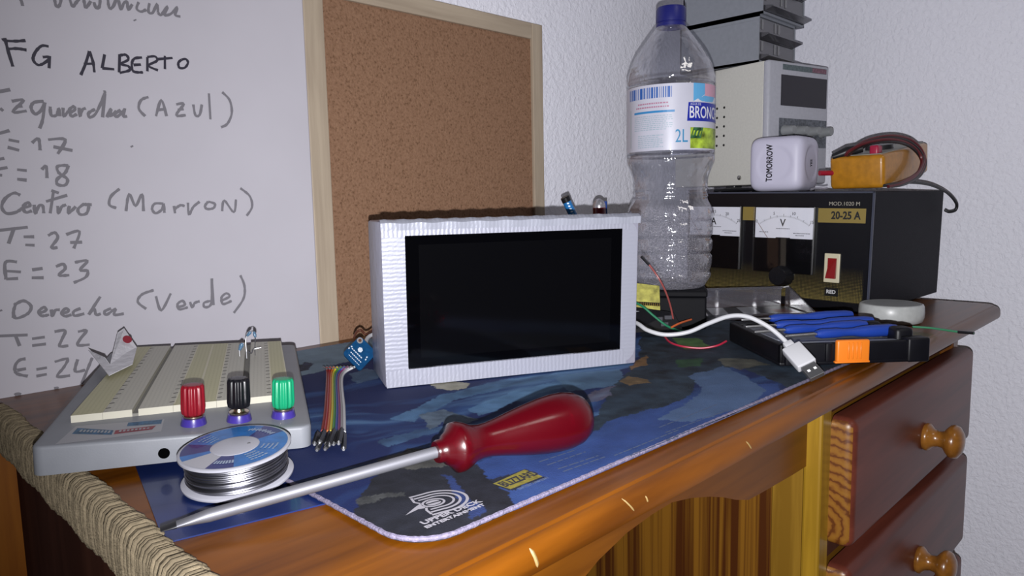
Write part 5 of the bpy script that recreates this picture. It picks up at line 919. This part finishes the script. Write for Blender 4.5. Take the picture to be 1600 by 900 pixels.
def meter(nm, y0, y1, letter, nums, frac):
    z0, z1 = .0900, .1312; wd = y1 - y0; yc = (y0 + y1) / 2
    M_ = link(nm, MB().rbox((-.0062, y0 - .0015, .0430), (-.001, y1 + .0015, z1 + .0015), .001, 2), dark_face, ps)
    link('dial', MB().rbox((-.0068, y0, z0), (-.0060, y1, z1), .0003, 1), meter_face, M_)
    tk = MB(); cyc, czc, R = yc, z0 - .030, .0585
    for k in range(41):
        a = math.radians(-36 + 72 * k / 40); l = .0042 if k % 10 == 0 else (.003 if k % 5 == 0 else .002); d_ = Vector((0, -math.sin(a), math.cos(a))); n_ = Vector((0, math.cos(a), math.sin(a))) * (.00016 if k % 5 else .00028)
        c = Vector((-.0069, cyc, czc)); p, q = c + d_ * R, c + d_ * (R + l); tk.add([p - n_, q - n_, q + n_, p + n_], [(0, 1, 2, 3)])
    link('scale_marks', tk, scale_m, M_)
    for k, s_ in enumerate(nums):
        a = math.radians(-36 + 72 * k / (len(nums) - 1)); text('scale_lettering', s_, .0058, Mf(cyc - math.sin(a) * (R + .0070), czc + math.cos(a) * (R + .0055) + .0004, -.0069), scale_m, M_, sx=.9)
    text('scale_lettering', letter, .0140, Mf(yc + .001, z0 + .0205, -.0069), scale_m, M_, sx=.9, bold=.0002)
    sm = MB()
    for (ya, yb_, zz) in ((.010, -.009, .0125), (.034, .022, .0075), (-.014, -.034, .0068), (-.017, -.028, .0040)):
        u = yc + ya
        while u > yc + yb_: l = random.uniform(.001, .003); sm.add([(-.0069, u, z0 + zz), (-.0069, u - l, z0 + zz), (-.0069, u - l, z0 + zz + .001), (-.0069, u, z0 + zz + .001)], [(0, 1, 2, 3)]); u -= l + .0006
    link('small_print', sm, flat((.14, .14, .16), .5), M_)
    a = math.radians(-36 + 72 * frac); c = Vector((-.0070, cyc, czc)); d_ = Vector((0, -math.sin(a), math.cos(a))); s0 = (z0 - czc) / math.cos(a)
    link('needle', MB().tube([c + d_ * s0, c + d_ * (R + .002)], .0003, 5), flat((.2, .08, .05), .4), M_)
    link('needle_stop', MB().rbox((-.0078, yc - .010, z0 - .0012), (-.0060, yc + .010, z0 + .0012), .0004, 1), dark_face, M_)
    cv = MB().box((-.0100, y0 - .001, .0440), (-.0094, y1 + .001, z1 + .001)).box((-.0100, y0 - .0015, .0440), (-.006, y0 - .0007, z1 + .001)).box((-.0100, y1 + .0007, .0440), (-.006, y1 + .0015, z1 + .001))
    link('meter_cover', cv, clear('meter_cover_' + nm, (.96, .96, .97), .045, .03), M_)
meter('voltmeter', .0726, .1535, 'V', ['0', '5', '10', '15'], 0.0); meter('ammeter', .1768, .2578, 'A', ['0', '10', '15', '20', '25'], 0.0)
sw = link('power_switch', MB().rbox((-.0042, .0375, .0355), (-.001, .0572, .0730), .0008, 2), pm('ivory_bezel', (.58, .53, .38), .4), ps, label='ivory framed red rocker switch')
rk = MB().prism([(.0410, .0410), (.0535, .0410), (.0520, .0540), (.0520, .0672), (.0410, .0672)], lambda u, v: (-.0042, u, v), lambda u, v: (-.0060 - (.0025 if v < .05 else 0), u, v))
link('rocker', rk, pm('red_rocker', (.22, .008, .010), .25, coat=.3), sw)
tgp = link('tag_plate', MB().box((-.0020, .0385, .0178), (-.0012, .0560, .0280)), flat((.005, .005, .006), .4), ps)
text('panel_lettering', 'RED', .0066, Mf(.0475, .0230, -.0022), flat((.5, .5, .52), .5), tgp, sx=1.0, bold=.0002)
kn = MB().lathe([(0, 0), (.0150, 0), (.0150, .004), (.0135, .006), (.0125, .018), (.0115, .0195), (0, .0198)], 36, frame((-.0014, .1125, .0400), (0, 0, 1), (0, 1, 0)))
link('control_knob', kn, flat((.008, .008, .010), .25), ps, smooth=True, angle=40)
link('knob_pointer', MB().plate([(-.0018, .1165, .0230), (-.0018, .1040, .0230), (-.0018, .1040, .0262)], .0005), flat((.55, .55, .58), .5), ps)
link('rubber_foot', MB().box((.02, .02, -.0018), (.035, .035, 0)), blk, ps); link('rubber_foot', MB().box((.02, PW - .035, -.0018), (.035, PW - .02, 0)), blk, ps); link('rubber_foot', MB().box((.17, .02, -.0018), (.185, .035, 0)), blk, ps)
PS_M = ps.matrix_basis.copy()
mains = thing('black_lead', 'thin black lead looping off the right rear of the black power supply', 'cable', tuple(Q['mains'][0]))
link('cord', MB().tube(smooth_path(Q['mains'], 8), .0021, 10), flat((.012, .012, .014), .45), mains, world=True, smooth=True)

# ------------------------------------------------------------------ beige bench supply with two drawer cabinets on top
bR2 = rz(-.2235); QW, QH, QD = .143, .1815, .180
bs = thing('bench_supply', 'beige and grey bench power supply standing on the black power supply', 'power supply', (1.0479, .5077, .9187), bR2)
beige = pm('beige_steel', (.60, .59, .54), .5, var=(300, .04)); gfr = pm('grey_front', (.42, .425, .48), .45, var=(200, .05))
link('cabinet', MB().rbox((0, .0, 0), (QW, QD, QH), .0015, 2), beige, bs)
link('front_bezel', MB().rbox((-.0006, -.010, .0), (QW + .0006, .002, QH + .0005), .004, 3), gfr, bs, smooth=True)
link('display_window', MB().rbox((.0268, -.0108, .1170), (.1374, -.0098, .1622), .0004, 1), flat((.010, .008, .014), .2), bs)
link('title_strip', MB().box((.0300, -.0105, .1695), (.1355, -.0099, .1775)), pm('title_green', (.09, .12, .13), .5, var=(300, .3)), bs); 
link('title_strip', MB().box((.1000, -.0107, .1700), (.1350, -.0104, .1770)), pm('title_red', (.17, .08, .11), .5, var=(300, .4)), bs)
link('control_area', MB().box((.0240, -.0106, .0560), (.1390, -.0099, .0985)), pm('dark_control_area', (.10, .11, .13), .5, var=(250, .5)), bs)
for k in range(4):
    kx = .036 + .030 * k; link('knob', MB().lathe([(0, 0), (.0085, 0), (.0085, .003), (.0070, .005), (.0066, .017), (.0058, .0185), (0, .0188)], 24, frame((kx, -.0104, .0800), (1, 0, 0), (0, 0, 1))), pm('knob_grey_%s' % 'abcd'[k], (.24, .25, .26), .4), bs, smooth=True, angle=40)
vh = MB()
for y in (.0885, .0740):
    for k in range(5): vh.lathe([(0, 0), (.0019, 0), (.0019, .0004), (0, .0004)], 14, frame((-.0002, y, .1220 - .01455 * k), (0, -1, 0), (0, 0, 1)))
link('vent_holes', vh, flat((.01, .01, .01), .8), bs)
link('side_screw', MB().lathe([(0, 0), (.0036, 0), (.0034, .0012), (.002, .002), (0, .0021)], 18, frame((-.0003, .0420, .0115), (0, -1, 0), (0, 0, 1))), pm('screw_steel', (.4, .4, .38), .3, metal=1), bs, smooth=True)
ft = MB()
for x, y in ((.012, .012), (QW - .028, .012), (.012, .05), (QW - .028, .05)): ft.rbox((x, y, -.0125), (x + .016, y + .016, 0), .001, 1)
link('rubber_foot', MB().rbox((.004, .004, -.0120), (.022, .022, 0), .001, 1), blk, bs); link('rubber_foot', MB().rbox((QW - .024, .004, -.0120), (QW - .006, .022, 0), .001, 1), blk, bs); link('rubber_foot', MB().rbox((.004, .055, -.0115), (.022, .073, 0), .001, 1), blk, bs)
tag(link('coiled_cable', MB().tube(smooth_path([(1.0, .56, .9105), (1.01, .535, .912), (1.035, .515, .9115), (1.06, .545, .910), (1.04, .57, .9105)], 8), .0022, 8), blk), 'black cable tucked under the beige bench supply', 'cable')
def drawers(name, label, loc, wv2, hv, dv2, nd):
    t = thing(name, label, 'drawer cabinet', loc, group='small parts drawer cabinets on the bench supply')
    gp = pm(name + '_grey', (.235, .25, .285), .5, var=(150, .05)); shell = MB()
    shell.box((0, 0, 0), (.0022, dv2, hv)).box((wv2 - .0022, 0, 0), (wv2, dv2, hv)).box((0, 0, 0), (wv2, dv2, .0035)).box((0, 0, hv - .0035), (wv2, dv2, hv)).box((0, dv2 - .002, 0), (wv2, dv2, hv))
    shell.box((-.0006, -.0006, hv - .008), (.0006, dv2, hv - .0072))
    link('shell', shell, gp, t)
    cdm = clear(name + '_clear', (.30, .30, .33), .10, .2, frost=.05); hh = (hv - .007) / nd; inner = flat((.02, .02, .024), .6)
    for k in range(nd):
        z0 = .0035 + hh * k; z1 = z0 + hh - .0012
        d_ = link('drawer', MB().rbox((.003, .001, z0), (wv2 - .003, .0026, z1), .0004, 1).box((.003, .0026, z0), (.0045, dv2 - .006, z1 - .004)).box((wv2 - .0045, .0026, z0), (wv2 - .003, dv2 - .006, z1 - .004)).box((.003, .0026, z0), (wv2 - .003, dv2 - .006, z0 + .0015)), cdm, t)
        lip = MB().prism([(.001, z0 + .0005), (-.014, z0 + .005), (-.014, z0 + .0068), (.001, z0 + .009)], lambda u, v: (.004, u, v), lambda u, v: (wv2 - .004, u, v))
        link('handle_lip', lip, cdm, d_)
        for xa, wd_ in ((.010, .0035), (wv2 * .52, .0035), (wv2 * .42, .002)):
            link('label_slot', MB().box((xa, -.0006, z0 + hh * .45), (xa + wd_, .001, z1 - .002)), flat((.22, .22, .235), .4), d_)
        link('contents', MB().rbox((.008, .010, z0 + .002), (wv2 - .008, dv2 - .012, z0 + hh * .55), .004, 2), inner, d_)
    return t
drawers('drawer_cabinet', 'grey two drawer parts cabinet resting directly on the beige bench supply', (1.0590, .522, 1.1013), .1265, .0702, .135, 2)
drawers('drawer_cabinet', 'grey parts cabinet stacked on the other one, cut off by the top of the photo', (1.0595, .517, 1.1716), .1460, .0800, .135, 2)

# ------------------------------------------------------------------ white decision cube
cu = thing('decision_cube', 'rounded white cube lettered TOMORROW, on the black power supply', 'cube', (1.006, .4545, .9068), rz(.07))
CS = .0760; n = 44; vs = []; fs = []; vid = {}
def dish(q): t = max(0., min(1., (.72 - q) / .20)); return .036 * t * t * (3 - 2 * t)
def cubept(x, y, z):
    k = 6.0; r = 1 / (abs(x) ** k + abs(y) ** k + abs(z) ** k) ** (1 / k); p = Vector((x, y, z)) * r
    for ax_, (a, b2) in ((0, (1, 2)), (1, (0, 2)), (2, (0, 1))):
        v_ = (x, y, z)
        if abs(abs(v_[ax_]) - 1) < 1e-6:
            q = math.hypot(v_[a], v_[b2]); dd = .72
            p[ax_] -= math.copysign(dish(q), v_[ax_])
    return p * (CS / 2) + Vector((0, 0, CS / 2))
mb = MB()
for ax_ in range(3):
    for s_ in (-1, 1):
        base = len(mb.v)
        for i in range(n + 1):
            for j in range(n + 1):
                a, b2 = -1 + 2 * i / n, -1 + 2 * j / n; v_ = [0, 0, 0]; v_[ax_] = s_; v_[(ax_ + 1) % 3] = a; v_[(ax_ + 2) % 3] = b2; mb.v.append(tuple(cubept(*v_)))
        for i in range(n):
            for j in range(n): k = base + i * (n + 1) + j; mb.f.append((k, k + 1, k + n + 2, k + n + 1)); mb.mi.append(0)
o = link('cube_body', mb, pm('white_cube_plastic', (.56, .545, .68), .45), cu, smooth=True, angle=180)
bm = bmesh.new(); bm.from_mesh(o.data); bmesh.ops.remove_doubles(bm, verts=bm.verts, dist=1e-6); bmesh.ops.recalc_face_normals(bm, faces=bm.faces); bm.to_mesh(o.data); bm.free()
bk_ink = flat((.006, .006, .009), .5)
def ctx(body, size, M, sx, axis_depth):
    n_out = -Vector((M[0][2], M[1][2], M[2][2]))
    mb = text_mb(body, size, sx=sx, bold=.0, extrude=.00005); out = []
    for q_, (du, dv) in enumerate(((0, 0), (.00045, 0), (0, .0004), (.00045, .0004))):
        for v in mb.v: out.append(axis_depth(M @ (Vector(v) + Vector((du, dv, 0)))) + (-n_out * .00002 * q_))
    nv_ = len(mb.v); mb.f = [tuple(i + nv_ * q_ for i in f_) for q_ in range(4) for f_ in mb.f]; mb.mi = [0] * len(mb.f)
    mb.v = [tuple(v) for v in out]; link('cube_lettering', mb, bk_ink, cu)
def dep_front(p):   # settle the letters into the dished -X face
    q = math.hypot(p.y, p.z - CS / 2) / (CS / 2); return Vector((-CS / 2 + dish(q) * CS / 2 - .00022, p.y, p.z))
ctx('TOMORROW', .0118, frame((-CS / 2, .0062, CS / 2 + .001), (0, 0, 1), (0, 1, 0)) , .70, dep_front)
def dep_side(p):
    q = math.hypot(p.x, p.z - CS / 2) / (CS / 2); return Vector((p.x, -CS / 2 + dish(q) * CS / 2 - .00022, p.z))
ctx('YES', .0105, frame((.002, -CS / 2, CS / 2), (0, 0, 1), (-1, 0, 0)), .62, dep_side)

# ------------------------------------------------------------------ yellow multimeter with its leads
mmR = rz(-.01) @ ry(-.125)
mm = thing('multimeter', 'yellow multimeter with its test leads wound round it, on the black power supply', 'multimeter', (1.001, .3195, .9080), mmR)
yel = pm('yellow_holster', (.41, .175, .010), .38, coat=.2, var=(120, .15)); MWd, ML_, MHt = .069, .180, .043
link('holster', MB().rbox((0, 0, 0), (ML_, MWd, MHt), .0055, 4), yel, mm, smooth=True)
link('face_plate', MB().rbox((.006, .005, MHt - .001), (ML_ - .006, MWd - .005, MHt + .0012), .001, 2), flat((.25, .24, .20), .5), mm)
link('selector_dial', MB().lathe([(0, 0), (.018, 0), (.017, .006), (.006, .0065), (0, .0065)], 28, Matrix.Translation((.085, MWd / 2, MHt + .001))), flat((.02, .02, .022), .4), mm, smooth=True)
lead1 = smooth_path(Q['lead'], 8)
def offs(P, dx, dz, jit):
    return [p + Vector((dx + .0012 * math.sin(i * .15 + jit), -.0005 * abs(math.sin(i * .11 + jit)), dz * math.sin(PI * i / len(P)))) for i, p in enumerate(P)]
back_close = [Vector((1.000, .400, .93)), Vector((.997, .397, .95))]
dr = flat((.10, .012, .016), .4); dkk = flat((.018, .013, .014), .4)
for k, (dx, dz, mt) in enumerate(((0, 0, dkk), (.0035, .0028, dr), (-.003, -.0028, dr), (.0065, -.001, dkk), (.0095, .001, dr), (.012, -.004, dkk), (-.001, -.006, dkk))):
    link('test_lead', MB().tube(offs(lead1, dx, dz, k * 1.3), .0021, 8), mt, mm, world=True, smooth=True)
bp_ = MB().tube([(.998, .385, .951), (1.004, .368, .9575), (1.012, .352, .9610)], [.0035, .0065, .0055], 12); link('black_probe', bp_, flat((.012, .012, .014), .4), mm, world=True, smooth=True)
link('red_plug', MB().rbox((1.003, .3295, .951), (1.020, .3405, .9635), .0022, 3), pm('red_plug', (.33, .012, .045), .35), mm, world=True, smooth=True)
link('red_plug_tip', MB().tube([(.985, .396, .930), (1.003, .384, .930)], .0035, 10), pm('red_tip', (.33, .012, .03), .35), mm, world=True, smooth=True)
tag(link('clear_wrapper', MB().tube(smooth_path([(.985, .408, .9085), (.990, .402, .9105), (.996, .395, .9095), (1.0, .391, .9105)], 4), .0016, 6), clear('wrapper_clear', (.8, .8, .85), .35, .1, frost=.25)), 'scrap of clear wrapper between the white cube and yellow multimeter', 'wrapper')
